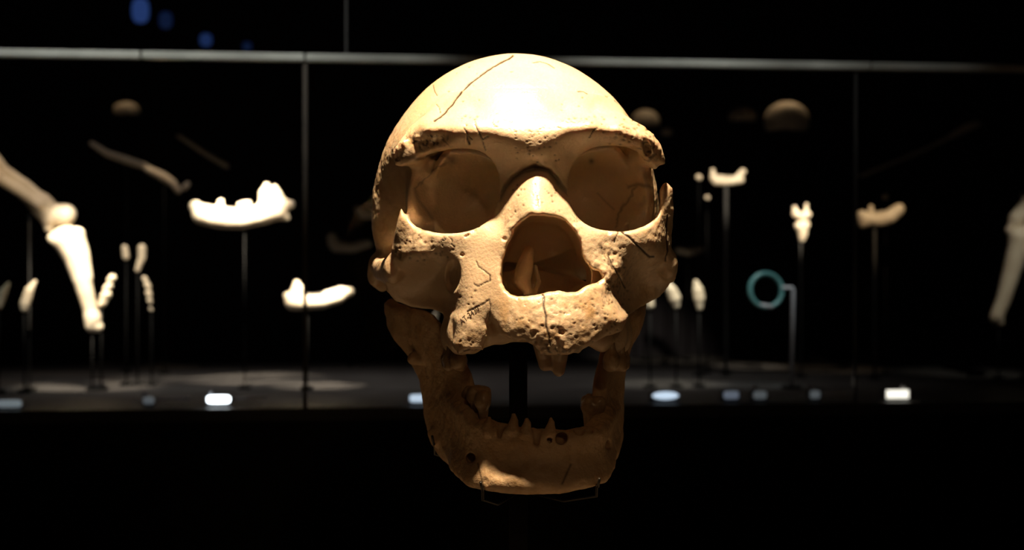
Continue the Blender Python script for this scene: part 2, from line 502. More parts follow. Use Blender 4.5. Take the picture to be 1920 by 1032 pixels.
# fine marks of the fossil, as polylines on the face (pixel columns / rows of the photograph)
cracks = [
 (0.55,1.0,[(815,227),(826,219),(833,213),(841,204),(848,197),(856,186),(863,177),(869,169),(876,161),(884,154),(893,147),(905,138),(915,131),(925,125),(935,120),(948,113),(955,110),(962,105)]),
 (0.28,.7,[(812,160),(815,172),(820,180)]),(0.28,.6,[(818,196),(824,202),(826,212)]),
 (0.35,.6,[(1000,118),(1012,115),(1028,120),(1040,128)]),(0.3,.6,[(1083,172),(1094,172),(1102,177)]),
 (0.5,.9,[(1153,188),(1165,198),(1174,209),(1179,217)]),
 (0.3,.9,[(1003,345),(1005,358),(1010,375),(1011,388)]),
 (0.55,1.0,[(1016,548),(1020,560),(1019,575),(1024,592),(1024,612),(1029,630),(1032,648)]),
 (0.32,.8,[(893,490),(897,500),(906,506),(918,516),(919,527),(908,531),(897,538),(889,533)]),
 (0.40,.9,[(876,585),(890,578),(905,571),(917,562)]),(0.3,.7,[(917,562),(920,575),(917,600)]),
 (0.25,.7,[(830,462),(828,452),(836,450),(832,444)]),(0.25,.7,[(842,445),(848,450),(846,458),(853,464)]),
 (0.4,.9,[(897,425),(906,415),(920,402)]),
 (0.6,1.0,[(1161,431),(1170,438),(1182,447),(1190,456),(1201,465),(1210,475),(1218,482),(1226,482)]),
 (0.4,.8,[(1161,431),(1156,442),(1152,455)]),(0.4,.8,[(1140,480),(1150,500),(1162,520),(1172,540)]),
 (0.5,.8,[(1252,405),(1250,440),(1252,470),(1248,490)]),
 (0.4,.8,[(870,240),(878,255),(885,262)]),(0.5,.7,[(890,233),(898,248),(905,262),(915,256)]),(0.35,.6,[(905,265),(910,282)]),
 (0.35,.7,[(1105,258),(1113,245),(1120,240)]),(0.6,.9,[(876,255),(877,262),(880,270)]),
]
groove = [(938,372),(948,352),(962,334),(982,320),(1004,315),(1028,319),(1042,334),(1052,350),(1066,362)]
holes = [(849,519,16,31,5.0,-.12),(867,478,4.5,4,1.6,0),(889,434,6,3,1.6,.5),(876,442,7,3,1.3,.5),(1001,624,5,6,1.6,0),(1053,622,5,7,1.8,.3),(1141,438,5,3,1.3,-.4),(748,478,5,8,2.2,.3),(1160,528,7,12,2.5,-.5),
         (1109,303,3.5,4,1.2,0),(878,262,4,8,1.8,0),(1214,278,8,16,4.0,.3),(946,448,5,5,1.5,0)]
rng = random.Random(11)
pits = []
def pit_zone(n, x0, x1, y0, y1, r0, r1, f=None):
    for _ in range(n):
        x = rng.uniform(x0, x1); y = rng.uniform(y0, y1)
        if f: y += f(x)
        pits.append((x, y, rng.uniform(r0, r1)))
pit_zone(70, 860, 1200, -9, 9, .22, .5, lambda x: 226 + 16 * math.exp(-((x - 1000) / 60) ** 2))
pit_zone(60, 930, 1160, 560, 650, .25, .6)
pit_zone(22, 960, 1050, 345, 400, .22, .45)
pit_zone(26, 740, 850, 430, 490, .25, .5)
pit_zone(14, 860, 910, 540, 650, .22, .45)
pit_zone(40, 960, 1050, 240, 305, .2, .4)
pit_zone(26, 820, 1150, 120, 215, .2, .4)
pit_zone(40, 1120, 1180, 450, 620, .25, .6)
pit_zone(22, 1130, 1230, 235, 275, .3, .6)
# where the surface is eroded (px, py, rx, ry, amplitude mm)
rough = [(795,264,48,16,2.2),(1215,280,18,26,1.8),(1170,250,40,14,.7),(790,455,50,35,.55),(870,620,40,45,.35),(1040,610,110,60,.55),(1140,510,36,70,1.0),(1040,660,50,14,1.2),(880,660,36,9,1.6),(960,435,14,50,.9),(1078,430,14,40,.9),(1200,460,40,20,.4),(745,300,20,30,1.2)]
ochre = [(1100,590,60,40,.8),(960,590,50,40,.6),(1040,640,60,25,.9),(790,260,60,25,.8),(1200,265,45,35,.6),(1140,520,30,60,.5),(870,640,40,30,.5),(1000,330,60,25,.5),(780,460,60,30,.3),(745,370,40,120,.4)]
def blob(px, py, x, z, rx, ry):
    c = on_face(px, py) if py > 200 else P(px, py, 15)
    s = (DIST + c[1]) / DIST / 4
    return np.exp(-(((x - c[0]) / (rx * s)) ** 2 + ((z - c[2]) / (ry * s)) ** 2))

def build_cranium():
    F = Field((-84, -16, -58), (82, 190, 124), (VX, VX * 1.35, VX))
    vc = P(966, 0, 92)[0]
    # ---- braincase
    F.ellipsoid(VC, VR, k=0)
    # flatten the base
    F.op(lambda x, y, z: (z + 9) + 0 * x + 0 * y - 0.10 * (y - 60), (-90, -16, -44), (90, 190, 124), 'keep', 14) if False else None
    s = F.sl((-90, -20, -90), (90, 195, 130)); x, y, z = F.xyz(s)
    F.d[s] = smax(F.d[s], -(z + 6 - 0.06 * (y - 60)) + 0 * x, 18)
    # forward limit below the brow: braincase front sits behind the orbits
    F.d[s] = smax(F.d[s], ((50 - y) * 0.75 - (z - 50) * 0.66) * 1.0 + 0 * x, 16)
    # temporal fossae behind the brow ends
    F.ellipsoid((vc - 80, 40, 32), (25, 36, 36), 's', 14)
    F.ellipsoid((vc + 83, 40, 32), (25, 36, 36), 's', 14)
    # ---- mass behind the face: sinuses, palate, sphenoid
    F.ellipsoid((12, 36, 2), (33, 31, 31), k=6)
    F.ellipsoid((5, 62, 30), (40, 26, 26), k=8)
    # orbital cones (outer walls)
    orb = []
    for side, (cx, cz, a, b, med) in (('l', (-30.2, 40.0, 23.5, 20.2, 15)), ('r', (49.6, 41.2, 22.4, 20.6, -13))):
        orb.append((cx, cz, a, b, med))
        def cone(x, y, z, gr, y0, y1, cx=cx, cz=cz, a=a, b=b, med=med):
            sdep = (y - 14) / 44.0
            sc = np.clip(sdep, 0, 1.3)
            rad = np.sqrt(np.clip(1 - (sc * 0.93) ** 2.2, 0.0004, 1))
            u = np.abs(x - cx - med * sc) / (a * rad + gr); v = np.abs(z - cz + 2 * sc) / (b * rad + gr)
            q = (u ** 2.5 + v ** 2.5) ** (1 / 2.5)
            d = (q - 1) * (np.minimum(a, b) * rad + gr) * 0.9
            yl = y0 + (15 if gr > 0 else 0) * np.clip((x - cx) * (-1 if med > 0 else 1) / 8, 0, 1)
            return np.maximum(smax(d, y - y1 - gr + 0 * x, 16), yl - y)
        lat = 26
        F.op(lambda x, y, z: cone(x, y, z, 3.2, lat, 56), (cx - 32, 10, cz - 30), (cx + 32, 66, cz + 30), 'u', 5)
        orb[-1] = (cx, cz, cone)
    # frontal bone running back from the brow ends
    F.chain([(P(1216, 288, 27), 4.5), (P(1192, 286, 56), 8)], k=5)
    F.chain([(P(778, 290, 32), 4.5), (P(800, 286, 58), 8)], k=5)
    # lateral wall pillar behind each orbit rim (greater wing)
    for sx, cx in ((-1, -46), (1, 64)):
        F.ellipsoid((cx, 48, 34), (7, 14, 24), k=8)
    # ---- the face: a modelled front surface of about 8 mm thickness with real openings
    s = F.sl((-84, -16, -44), (82, 75, 90)); x, y, z = F.xyz(s)
    X2, Z2 = F.ax[0][s[0]][:, None].astype(float), F.ax[2][s[2]][None, :].astype(float)
    X2, Z2 = np.broadcast_arrays(X2, Z2)
    h = H(X2, Z2)
    n1 = fbm(X2, Z2, 0 * X2 + 3.3, 3.2, 3); n2 = fbm(X2, Z2, 0 * X2 + 8.1, 9, 2)
    amp = np.zeros_like(h)
    for px, py, rx, ry, a in rough:
        amp = np.maximum(amp, a * blob(px, py, X2, Z2, rx, ry))
    n3 = fbm(X2, Z2, 0 * X2 + 1.7, 1.9, 2)
    h = h + amp * (n1 * 0.9 + n3 * 0.7) + 0.3 * n2
    gd = line_sd(X2, Z2, face_poly(groove))
    h = h + 3.2 * np.exp(-(gd / 1.25) ** 2)
    for px, py, rx, ry, dep, an in holes:
        c = on_face(px, py); ca, sa = math.cos(an), math.sin(an)
        u, v = (X2 - c[0]), (Z2 - c[2]); u, v = u * ca + v * sa, -u * sa + v * ca
        q = np.sqrt((u / (rx * .25)) ** 2 + (v / (ry * .25)) ** 2)
        h = h + dep * (1 - np.clip((q - 0.55) / 0.5, 0, 1)) * (1.6 if dep > 3 else 1)
    po = poly_sd(X2, Z2, face_poly(outer_px))
    po = po + (0.25 + amp) * n1 * 1.1
    pn = poly_sd(X2, Z2, face_poly(chaikin(nose_px, 1))) + n1 * 0.9
    pl = poly_sd(X2, Z2, face_poly(chaikin(orbL_px, 1))); pr = poly_sd(X2, Z2, face_poly(chaikin(orbR_px, 1)))
    d2 = smax(smax(smax(po, -pl, 3), -pr, 3), -pn, 2.0)
    gu, gv = np.gradient(h, F.v[0], F.v[2])
    sl_ = np.sqrt(1 + np.clip(gu ** 2 + gv ** 2, 0, 6))
    T = 8.5 + 0 * h
    a = (h[:, None, :] - y) / sl_[:, None, :]
    b = (y - h[:, None, :] - T[:, None, :]) / sl_[:, None, :]
    sheet = smax(np.maximum(a, b), d2[:, None, :] + 0 * y, 3.0)
    F.d[s] = smin(F.d[s], sheet.astype(np.float32), 4.0)
    # ---- upper tooth arch (behind the premaxilla)
    arch = [(-30, 52, -34, 9), (-29, 38, -35, 9), (-25, 24, -35, 9), (-19, 19, -35, 8), (-5, 12, -31, 7), (14, 9, -31, 7), (30, 12, -31, 7), (43, 20, -34, 8), (50, 30, -35, 9), (53, 40, -35, 9), (53, 53, -34, 9)]
    for (x0, y0, z0, t0), (x1, y1, z1, t1) in zip(arch[:-1], arch[1:]):
        F.chain([((x0, y0, z0 + 6), t0 * .62), ((x1, y1, z1 + 6), t1 * .62)], k=3, squash=(1, 1, .62))
    F.ellipsoid((12, 34, -17), (38, 30, 6), k=6)
    # ---- zygomatic arches and temporal roots
    for pts in ([(738, 505, 46, 6), (722, 508, 62, 5), (713, 506, 80, 4.5), (709, 500, 98, 5)], [(1252, 495, 46, 6), (1262, 505, 62, 5), (1256, 500, 80, 4.5), (1246, 495, 98, 5)]):
        F.chain([(P(a, b, c), r) for a, b, c, r in pts], k=3, squash=(1.25, 1, .8))
    F.chain([(P(712, 496, 98), 6), (P(708, 520, 103), 5.5), (P(716, 534, 108), 4)], k=2)     # mastoid stump
    F.chain([(P(1240, 496, 98), 6), (P(1242, 520, 103), 5.5), (P(1236, 534, 108), 4)], k=2)
    # pterygoid plates and condyles seen through the mouth
    F.chain([(P(1016, 640, 62), 5), (P(1020, 670, 66), 4), (P(1022, 684, 66), 3.4)], k=4, squash=(1, .7, 1))
    F.chain([(P(1052, 640, 62), 5), (P(1050, 676, 66), 3.6), (P(1048, 696, 66), 3.0)], k=4, squash=(1, .7, 1))
    F.ellipsoid((8, 80, -8), (34, 40, 10), k=8)
    # ---- openings
    for cx, cz, cone in orb:
        F.op(lambda x, y, z: cone(x, y, z, -0.4, 9, 58), (cx - 30, 6, cz - 26), (cx + 30, 62, cz + 26), 's', 2.0)
    for po_ in (pl, pr):
        pris = smax(po_[:, None, :] + 0.5 + np.clip(y - 16, 0, 50) ** 2 * 0.016, np.maximum(-20 - y, y - 44) + 0 * x, 2)
        F.d[s] = smax(F.d[s], -pris.astype(np.float32), 1.5)
    cav = smax(smax(pn - n1 * 0.5, np.abs(X2 - 15) - 22, 3)[:, None, :] - 3.0 * np.exp(-((y - 34) / 14) ** 2), (y - 72) + 0 * x, 5)
    F.d[s] = smax(F.d[s], -np.maximum(cav, -20 - y).astype(np.float32), 1.5)
    # curled bone inside the nose
    F.chain([(P(992, 470, 38), 2.5), (P(984, 500, 33), 4.2), (P(978, 525, 27), 4.6), (P(990, 548, 20), 2.4)], k=2.5, squash=(1, .6, 1))
    F.chain([(P(1004, 500, 40), 1.2), (P(1010, 530, 34), 1.4), (P(1002, 552, 22), 1.4)], k=2, squash=(1, .6, 1))
    # left canine socket between the two broken pieces
    F.chain([(P(918, 640, -2), 2.4), (P(924, 672, 2), 4.0)], 's', 1.0)
    V, Q = F.mesh()
    V = smooth(V, Q, 2, 0.5)
    N = normals(V, Q)
    # ---- fine relief and wear on the vertices
    wear = np.zeros((len(V), 4), np.float32); wear[:, 3] = 1
    front = (N[:, 1] < 0.25) & (V[:, 1] < 75)
    fi = np.where(front)[0]
    # position of every front vertex, as seen on the face chart
    U = V[fi, 0] * DIST / (DIST + V[fi, 1]) * 4 + 960
    R = 516 - V[fi, 2] * DIST / (DIST + V[fi, 1]) * 4
    jx = 3.0 * fbm(V[fi, 0], V[fi, 1], V[fi, 2], 3.0, 2)
    disp = np.zeros(len(fi)); dark = np.zeros(len(fi)); och = np.zeros(len(fi))
    surf = V[fi, 1] < H(V[fi, 0], V[fi, 2]) + 5
    for w, st, pl_ in cracks:
        lo = np.min(pl_, axis=0) - 12; hi = np.max(pl_, axis=0) + 12
        m = (U > lo[0]) & (U < hi[0]) & (R > lo[1]) & (R < hi[1]) & (surf | (R < 235))
        if not m.any(): continue
        d = line_sd(U[m] + jx[m] * 0.35, R[m] + jx[m] * 0.35, pl_) / 4
        g = np.exp(-(d / (w * 0.72)) ** 2) * st
        dark[m] = np.maximum(dark[m], np.clip(g * 1.7, 0, 1)); disp[m] = np.maximum(disp[m], g * 0.45)
    for x0, y0, r in pits:
        m = (np.abs(U - x0) < 8) & (np.abs(R - y0) < 8) & (surf | (R < 235))
        d = np.hypot((U[m] - x0) * .75, R[m] - y0) / 4
        g = np.exp(-(d / r) ** 2) * 0.8
        dark[m] = np.maximum(dark[m], g); disp[m] = np.maximum(disp[m], g * 0.5)
    d = line_sd(U, R, groove) / 4
    dark = np.maximum(dark, 0.6 * np.exp(-(d / 1.0) ** 2) * surf)
    am = np.zeros(len(fi))
    for px, py, rx, ry, a in rough:
        am = np.maximum(am, min(a, 1.6) / 1.6 * np.exp(-(((U - px) / rx) ** 2 + ((R - py) / ry) ** 2)))
    sp = fbm(V[fi, 0], V[fi, 1], V[fi, 2], 1.7, 2)
    dark = np.maximum(dark, np.clip((-sp - 0.12) * 5, 0, 1) * np.clip(am * 1.3, 0, 0.85) * surf)
    for px, py, rx, ry, a in ochre:
        och = np.maximum(och, a * np.exp(-(((U - px) / rx) ** 2 + ((R - py) / ry) ** 2)))
    wear[fi, 0] = dark; wear[fi, 1] = och
    # sediment lines in the orbit backs; shade under the left brow painted dark
    brow_shade = [(752,297,3.2),(790,296,2.5),(822,291,1.2),(838,293,1.0),(846,300,1.6)]  # painted shadow band below the broken left brow end
    shade_path = [(v[0], v[1]) for v in brow_shade]
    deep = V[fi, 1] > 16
    for pl_, w, st in ((shade_path, 1.2, .75), ([(846,302),(836,306),(815,318),(800,332),(788,345),(776,352)], .45, .6), ([(776,352),(785,375),(800,395),(812,412)], .8, .45),
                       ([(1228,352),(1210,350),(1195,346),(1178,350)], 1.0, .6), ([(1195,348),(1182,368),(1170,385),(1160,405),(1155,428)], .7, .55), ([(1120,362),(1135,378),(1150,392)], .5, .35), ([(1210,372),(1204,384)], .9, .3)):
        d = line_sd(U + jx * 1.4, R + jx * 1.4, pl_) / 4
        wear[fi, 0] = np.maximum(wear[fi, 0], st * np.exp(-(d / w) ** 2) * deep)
    for x0, y0, r, st in ((848, 300, 2.2, .8), (1109, 303, 1.2, .8), (756, 297, 3.5, .5)):  # last spot is painted shade under the left brow end
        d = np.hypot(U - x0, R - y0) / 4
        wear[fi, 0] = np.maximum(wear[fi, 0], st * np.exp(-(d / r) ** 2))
    V[fi] -= N[fi] * disp[:, None]
    # gentle lumps and side-wall weathering of the vault
    side = np.clip((np.abs(V[:, 0] - vc) - 52) / 14, 0, 1)
    V += N * (0.25 * fbm(V[:, 0], V[:, 1], V[:, 2], 14, 2) + side * 0.5 * fbm(V[:, 0], V[:, 1], V[:, 2], 4, 3))[:, None]
    wear[:, 1] = np.maximum(wear[:, 1], side * 0.5)
    return V, Q, wear

def finish(name, V, Q, wear, m, origin, parent):
    Vm = V / 1000 + np.array([0, 0, EYE]) - np.array(origin)
    me = np_mesh(name, Vm, Q)
    if wear is not None:
        ca = me.color_attributes.new('wear', 'FLOAT_COLOR', 'POINT')
        ca.data.foreach_set('color', wear.ravel())
    o = link_mesh(name, me, m, parent, loc=(0, 0, 0))
    return o

cran_o = Vector((0.005, 0.06, EYE - 0.01))
cranium = thing('cranium', cran_o, 'cream fossil human cranium with cracked forehead and heavy brow ridge, lit by spotlight', 'skull')
cV, cQ, cW = build_cranium()
braincase = finish('skull_bone', cV, cQ, cW, M['bone'], cran_o, cranium)

# ---- catalogue number inked on the left maxilla
def inked_number():
    cu = bpy.data.curves.new('ink_text', 'FONT'); cu.body = 'AT-3420'; cu.size = 1.0
    to = bpy.data.objects.new('ink_text', cu); COL.objects.link(to)
    dg = bpy.context.evaluated_depsgraph_get()
    tm = bpy.data.meshes.new_from_object(to.evaluated_get(dg))
    bpy.data.objects.remove(to)
    bm = bmesh.new(); bm.from_mesh(tm)
    bmesh.ops.triangulate(bm, faces=bm.faces)
    bmesh.ops.subdivide_edges(bm, edges=[e for e in bm.edges if e.calc_length() > .15], cuts=1)
    xs = [v.co.x for v in bm.verts]; w = max(xs) - min(xs); x0 = min(xs)
    V3 = [Vector(v) / 1000 for v in cV.tolist()] if False else None
    bv = BVHTree.FromPolygons([tuple(p) for p in (cV[sel] / 1000).tolist()], qs.tolist())
    a, b = P(866, 609, 6), P(900, 582, 4)
    ex = np.array([b[0] - a[0], b[2] - a[2]]); L = np.linalg.norm(ex); ex /= L; ez = np.array([-ex[1], ex[0]])
    sc = L / w
    for v in bm.verts:
        q = np.array([a[0], a[2]]) + ex * ((v.co.x - x0) * sc) + ez * (v.co.y * sc * 1.25)
        hit = bv.ray_cast(Vector((q[0] / 1000, -0.05, q[1] / 1000)), Vector((0, 1, 0)))
        y = hit[0].y if hit[0] else 0.004
        v.co = Vector((q[0] / 1000, y - 0.00012, q[1] / 1000 + EYE)) - cran_o
    return bm_mesh('catalogue_number', bm)
m_ = (cV[:, 0] > -32) & (cV[:, 0] < -8) & (cV[:, 2] > -34) & (cV[:, 2] < -8) & (cV[:, 1] < 16)
sel = np.where(m_)[0]; remap = np.full(len(cV), -1); remap[sel] = np.arange(len(sel))
qs = remap[cQ]; qs = qs[(qs >= 0).all(1)]
num = link_mesh('catalogue_number', inked_number(), M['ink'], cranium, loc=(0, 0, 0))
num['label'] = 'handwritten black ink number AT-3420'

# ---- the lower jaw
def build_mandible():
    F = Field((-84, -10, -114), (80, 112, 2), (VX, VX, VX))
    # body: an arch in plan with its own height and thickness at each station
    def st(px, y, ztop, zbot, th): # pixel column / rows of the outer face at depth y
        p = P(px, ztop, y); q = P(px, zbot, y); return (p[0], y, p[2], q[2], th)
    S = [st(850,84,760,812,9), st(852,66,748,852,11), st(866,48,752,886,13), st(886,34,765,906,14), st(904,26.5,785,916,14), st(945,20,797,920,13), st(1010,16.5,806,918,13), st(1070,18,806,914,13), st(1108,25,800,910,14), st(1122,32,785,900,14), st(1132,48,770,880,13), st(1138,66,765,850,11), st(1140,84,765,815,9)]
    s = F.sl((-84, -10, -114), (80, 112, 2)); x, y, z = F.xyz(s)
    X2, Y2 = np.broadcast_arrays(F.ax[0][:, None].astype(float), F.ax[1][None, :].astype(float))
    # densify the path smoothly
    S = np.array(S); tt = np.arange(len(S)); T = np.linspace(0, len(S) - 1, 90)
    def cat(c):
        o = []
        for t in T:
            i = min(int(t), len(S) - 2); f = t - i
            p0, p1, p2, p3 = c[max(i - 1, 0)], c[i], c[i + 1], c[min(i + 2, len(S) - 1)]
            o.append(0.5 * (2 * p1 + (p2 - p0) * f + (2 * p0 - 5 * p1 + 4 * p2 - p3) * f * f + (3 * p1 - p0 - 3 * p2 + p3) * f ** 3))
        return np.array(o)
    C = np.stack([cat(S[:, i]) for i in range(5)], 1)
    best = np.full(X2.shape, 1e9); zt = np.zeros(X2.shape); zb = zt.copy(); th = zt.copy()
    for a, b in zip(C[:-1], C[1:]):
        e = b[:2] - a[:2]; t = np.clip(((X2 - a[0]) * e[0] + (Y2 - a[1]) * e[1]) / (e @ e + 1e-9), 0, 1)
        d = np.hypot(X2 - a[0] - e[0] * t, Y2 - a[1] - e[1] * t)
        m = d < best; best[m] = d[m]
        for arr, i in ((zt, 2), (zb, 3), (th, 4)): arr[m] = (a[i] + (b[i] - a[i]) * t)[m]
    n = fbm(X2, Y2, 0 * X2 + 2.2, 5, 3)
    zt = zt + n * 1.6
    rel = np.clip((z - zb[:, :, None]) / (zt - zb)[:, :, None], -0.2, 1.2)
    # thick lower border, waist in the middle, thinner rim; the face leans: lower border set back, rim forward
    thk = th[:, :, None] * (1.0 - 0.42 * np.exp(-((rel - 0.52) / 0.26) ** 2) - 0.10 * np.clip(rel - 0.6, 0, 1))
    d = smax(best[:, :, None] - thk / 2, np.maximum(z - zt[:, :, None], zb[:, :, None] - z), 5.0)
    F.d[s] = smin(F.d[s], d.astype(np.float32), 0)
    # mental eminence swelling and low tubercles
    F.ellipsoid(P(1012, 904, 17), (22, 7.5, 4.5), k=6)
    # rami
    for side in (0, 1):
        if side == 0:
            pts = [(728,596,92),(736,624,92),(745,600,80),(765,655,90),(782,690,90),(796,745,88),(808,815,82),(835,858,70), (798,612,60),(840,660,50),(862,700,48),(868,750,48),(862,840,52),(880,880,50)]
            poly = [(96,-20),(98,-28),(94,-50),(92,-72),(86,-90),(76,-97),(60,-102),(46,-104),(44,-60),(50,-38),(53,-24),(58,-19),(64,-17),(72,-16),(80,-14),(86,-12),(92,-14)]
        else:
            pts = [(1206,600,92),(1200,620,84),(1184,645,90),(1174,690,90),(1170,745,88),(1166,815,82),(1156,858,70), (1160,620,62),(1146,655,50),(1138,700,48),(1134,750,48),(1140,840,52),(1132,880,50)]
            poly = [(96,-20),(98,-28),(94,-50),(92,-72),(86,-90),(76,-96),(60,-100),(46,-102),(44,-60),(50,-38),(53,-24),(58,-19),(64,-17),(72,-16),(80,-14),(86,-12),(92,-14)]
        c = np.array([P(*p) for p in pts])
        hx = RBF(c[:, [1, 2]], c[:, 0], 2.0)
        Y3, Z3 = np.broadcast_arrays(F.ax[1][:, None].astype(float), F.ax[2][None, :].astype(float))
        h = hx(Y3, Z3); sg = 1 if side == 0 else -1
        h = h + 0.5 * fbm(Y3, Z3, 0 * Y3 + side * 7, 9, 3)
        gu, gv = np.gradient(h, F.v[1], F.v[2]); sl_ = np.sqrt(1 + np.clip(gu ** 2 + gv ** 2, 0, 6))
        pd = poly_sd(Y3, Z3, poly) + 0.6 * fbm(Y3, Z3, 0 * Y3 + 4, 4, 2)
        t = 6.0
        mid = h + sg * t / 2
        e = smax(np.abs(x - mid[None]) / sl_[None] - t / 2, pd[None] + 0 * x, 4)
        m = (x < 6) if side == 0 else (x > 6)
        e = np.where(m, e, 50)
        F.d[s] = smin(F.d[s], e.astype(np.float32), 6)
    # small broken tubercles on the left edge
    F.chain([(P(776, 672, 80), 3.2), (P(790, 676, 78), 2.6)], k=2)
    F.chain([(P(812, 815, 78), 3), (P(818, 828, 76), 3)], k=2)
    # empty sockets along the rim
    for px, py, yy, r, dp in ((938,796,14.5,2.6,20),(982,800,12,2.7,22),(1006,806,11,3.0,24),(1030,808,11.5,2.8,20),(915,790,20,2.6,18),(1085,800,15,3.2,16),(1104,792,18,3.2,20)):
        F.chain([(P(px, py - 12, yy), r), (P(px, py + dp, yy + 1.5), r * .55)], 's', 1.2)
    F.chain([(P(1053, 822, 2), 3.0), (P(1053, 822, 18), 2.6)], 's', 0.8)               # open socket window
    F.chain([(P(881, 860, 22), 2.6), (P(884, 859, 34), 2.2)], 's', 1.2)                # mental foramen
    F.chain([(P(1143, 835, 28), 2.2), (P(1138, 834, 42), 2.0)], 's', 1.2)
    # thin spikes of bone between the sockets
    for px, py, yy, hgt in ((916,790,15,15),(963,786,10,24),(1033,790,8.5,14),(988,792,9,16)):
        F.chain([(P(px - 2, py + 20, yy + 4), 2.8), (P(px + 1, py + 4, yy + 3.5), 1.6), (P(px, py - hgt * .3, yy + 4), 0.7)], k=1.5)
    V, Q = F.mesh(); V = smooth(V, Q, 2, 0.5); N = normals(V, Q)
    f1 = fbm(V[:, 0], V[:, 1], V[:, 2], 11, 3); f2 = fbm(V[:, 0], V[:, 1], V[:, 2], 3.2, 2)
    V += N * (1.05 * f1 + 0.28 * f2)[:, None]
    U = V[:, 0] * DIST / (DIST + V[:, 1]) * 4 + 960; R = 516 - V[:, 2] * DIST / (DIST + V[:, 1]) * 4
    wear = np.zeros((len(V), 4), np.float32); wear[:, 3] = 1
    fr = (N[:, 1] < 0.3) & (V[:, 1] < 40)
    dk = np.zeros(len(V))
    for w, pl_ in ((.5, [(1070,872),(1062,890),(1054,908)]), (.4, [(896,870),(902,895),(908,918)])):
        d = line_sd(U, R, pl_) / 4; dk = np.maximum(dk, .8 * np.exp(-(d / w) ** 2) * fr)
    wear[:, 0] = dk
    wear[:, 1] = np.clip(0.5 + f1, 0, 1) * 0.6
    return V, Q, wear
mand_o = Vector((0.008, 0.04, EYE - 0.105))
mandible = thing('mandible', mand_o, 'brown fossil human lower jaw with empty tooth sockets, hung below the cranium', 'jawbone')
jV, jQ, jW = build_mandible()
finish('jaw_bone', jV, jQ, jW, M['jawbone'], mand_o, mandible)

# ---- teeth (parts of the jaw and the cranium)
def tooth_mesh(name, w, d, hgt, cusps):
    F = Field((-w, -d, -hgt - 8), (w, d, hgt), (.55, .55, .55))
    F.ellipsoid((0, 0, 0), (w * .52, d * .52, hgt * .55), k=0)
    if cusps:
        for sx in (-1, 1):
            for sy in (-1, 1):
                F.ellipsoid((sx * w * .24, sy * d * .24, hgt * .30), (w * .22, d * .22, hgt * .28), k=1.2)
                F.chain([((sx * w * .2, sy * d * .2, -1), w * .2), ((sx * w * .24, sy * d * .22, -hgt - 5), .8)], k=1.5)
    else:
        F.ellipsoid((0, 0, hgt * .3), (w * .36, d * .40, hgt * .30), k=1.5)
        F.chain([((0, 0, -1), w * .34), ((0, 0, -hgt - 5), .9)], k=1.5)
    V, Q = F.mesh(); V = smooth(V, Q, 1)
    return np_mesh(name, V / 1000, Q)
molar = tooth_mesh('molar', 12, 12, 9, True)
premolar = tooth_mesh('premolar', 8, 9.5, 8.5, False)
def place_tooth(me, name, parent, p, flip=False, rz=0.0):
    o = link_mesh(name, me, M['tooth'], parent, loc=W(p) - Vector(parent.location))
    o.rotation_euler = (math.pi if flip else 0, 0, rz)
    return o
for px, py, y, me, nm in ((905,752,26,premolar,'premolar'), (898,744,36,molar,'molar'), (888,742,48,molar,'molar'), (882,742,60,molar,'molar'),
                          (1112,762,42,molar,'molar'), (1118,758,54,molar,'molar')):
    place_tooth(me, nm, mandible, P(px, py, y), False, 0.2)
for X, Y, Z, me, nm in ((-26,26,-41,premolar,'premolar'), (-28,35,-42,molar,'molar'), (-29.5,46,-42,molar,'molar'), (48,22,-41,premolar,'premolar'), (50.5,31,-42,molar,'molar'), (52.5,43,-42,molar,'molar')):
    place_tooth(me, nm, cranium, np.array([X, Y, Z]), True, 0.1)

# ---- the stand: post under the skull base, arms with wire clips that carry the jaw
PED = EYE - 0.26
stand_o = Vector((0.0032, 0.078, PED))
stand = thing('skull_stand', stand_o, 'black metal post with wire clips holding up the skull and jaw', 'stand')
def stand_part(name, bm, m, smooth=True):
    return link_mesh(name, bm_mesh(name, bm, smooth), m, stand)
bm = bmesh.new(); box_bm(bm, (stand_o.x - .0047, stand_o.y - .0047, PED + .006), (stand_o.x + .0047, stand_o.y + .0047, EYE - 0.004), bevel=.0006)
stand_part('post', bm, M['postblack'], False)
bm = bmesh.new(); box_bm(bm, (stand_o.x - .06, stand_o.y - .05, PED), (stand_o.x + .06, stand_o.y + .05, PED + .006), bevel=.001)
stand_part('base_plate', bm, M['postblack'], False)
zb = EYE - 0.1125
for px, py, y in ((902, 900, 14), (1122, 893, 16), (812, 815, 74)):
    a = W(P(px, py, y))
    foot = W(P(px + (3 if px < 960 else -3), py + 17, y + 5))
    pts = [(stand_o.x, stand_o.y, foot.z - .010), (foot.x * .6 + stand_o.x * .4, foot.y * .6 + stand_o.y * .4, foot.z - .011), (foot.x, foot.y + .004, foot.z - .006), (foot.x, foot.y, foot.z), (foot.x, foot.y - .010, foot.z + .0005), (a.x, a.y - .0095, a.z + .0)]
    bm = bmesh.new(); tube_bm(bm, pts, .0007, 8); stand_part('wire_clip', bm, M['wire'])

bm = bmesh.new(); box_bm(bm, (-.34, -.28, 0), (.34, .40, PED), bevel=.004)
ped = link_mesh('pedestal', bm_mesh('pedestal', bm), M['plinth'])
tag(ped, 'square plinth under the skull stand', 'pedestal')

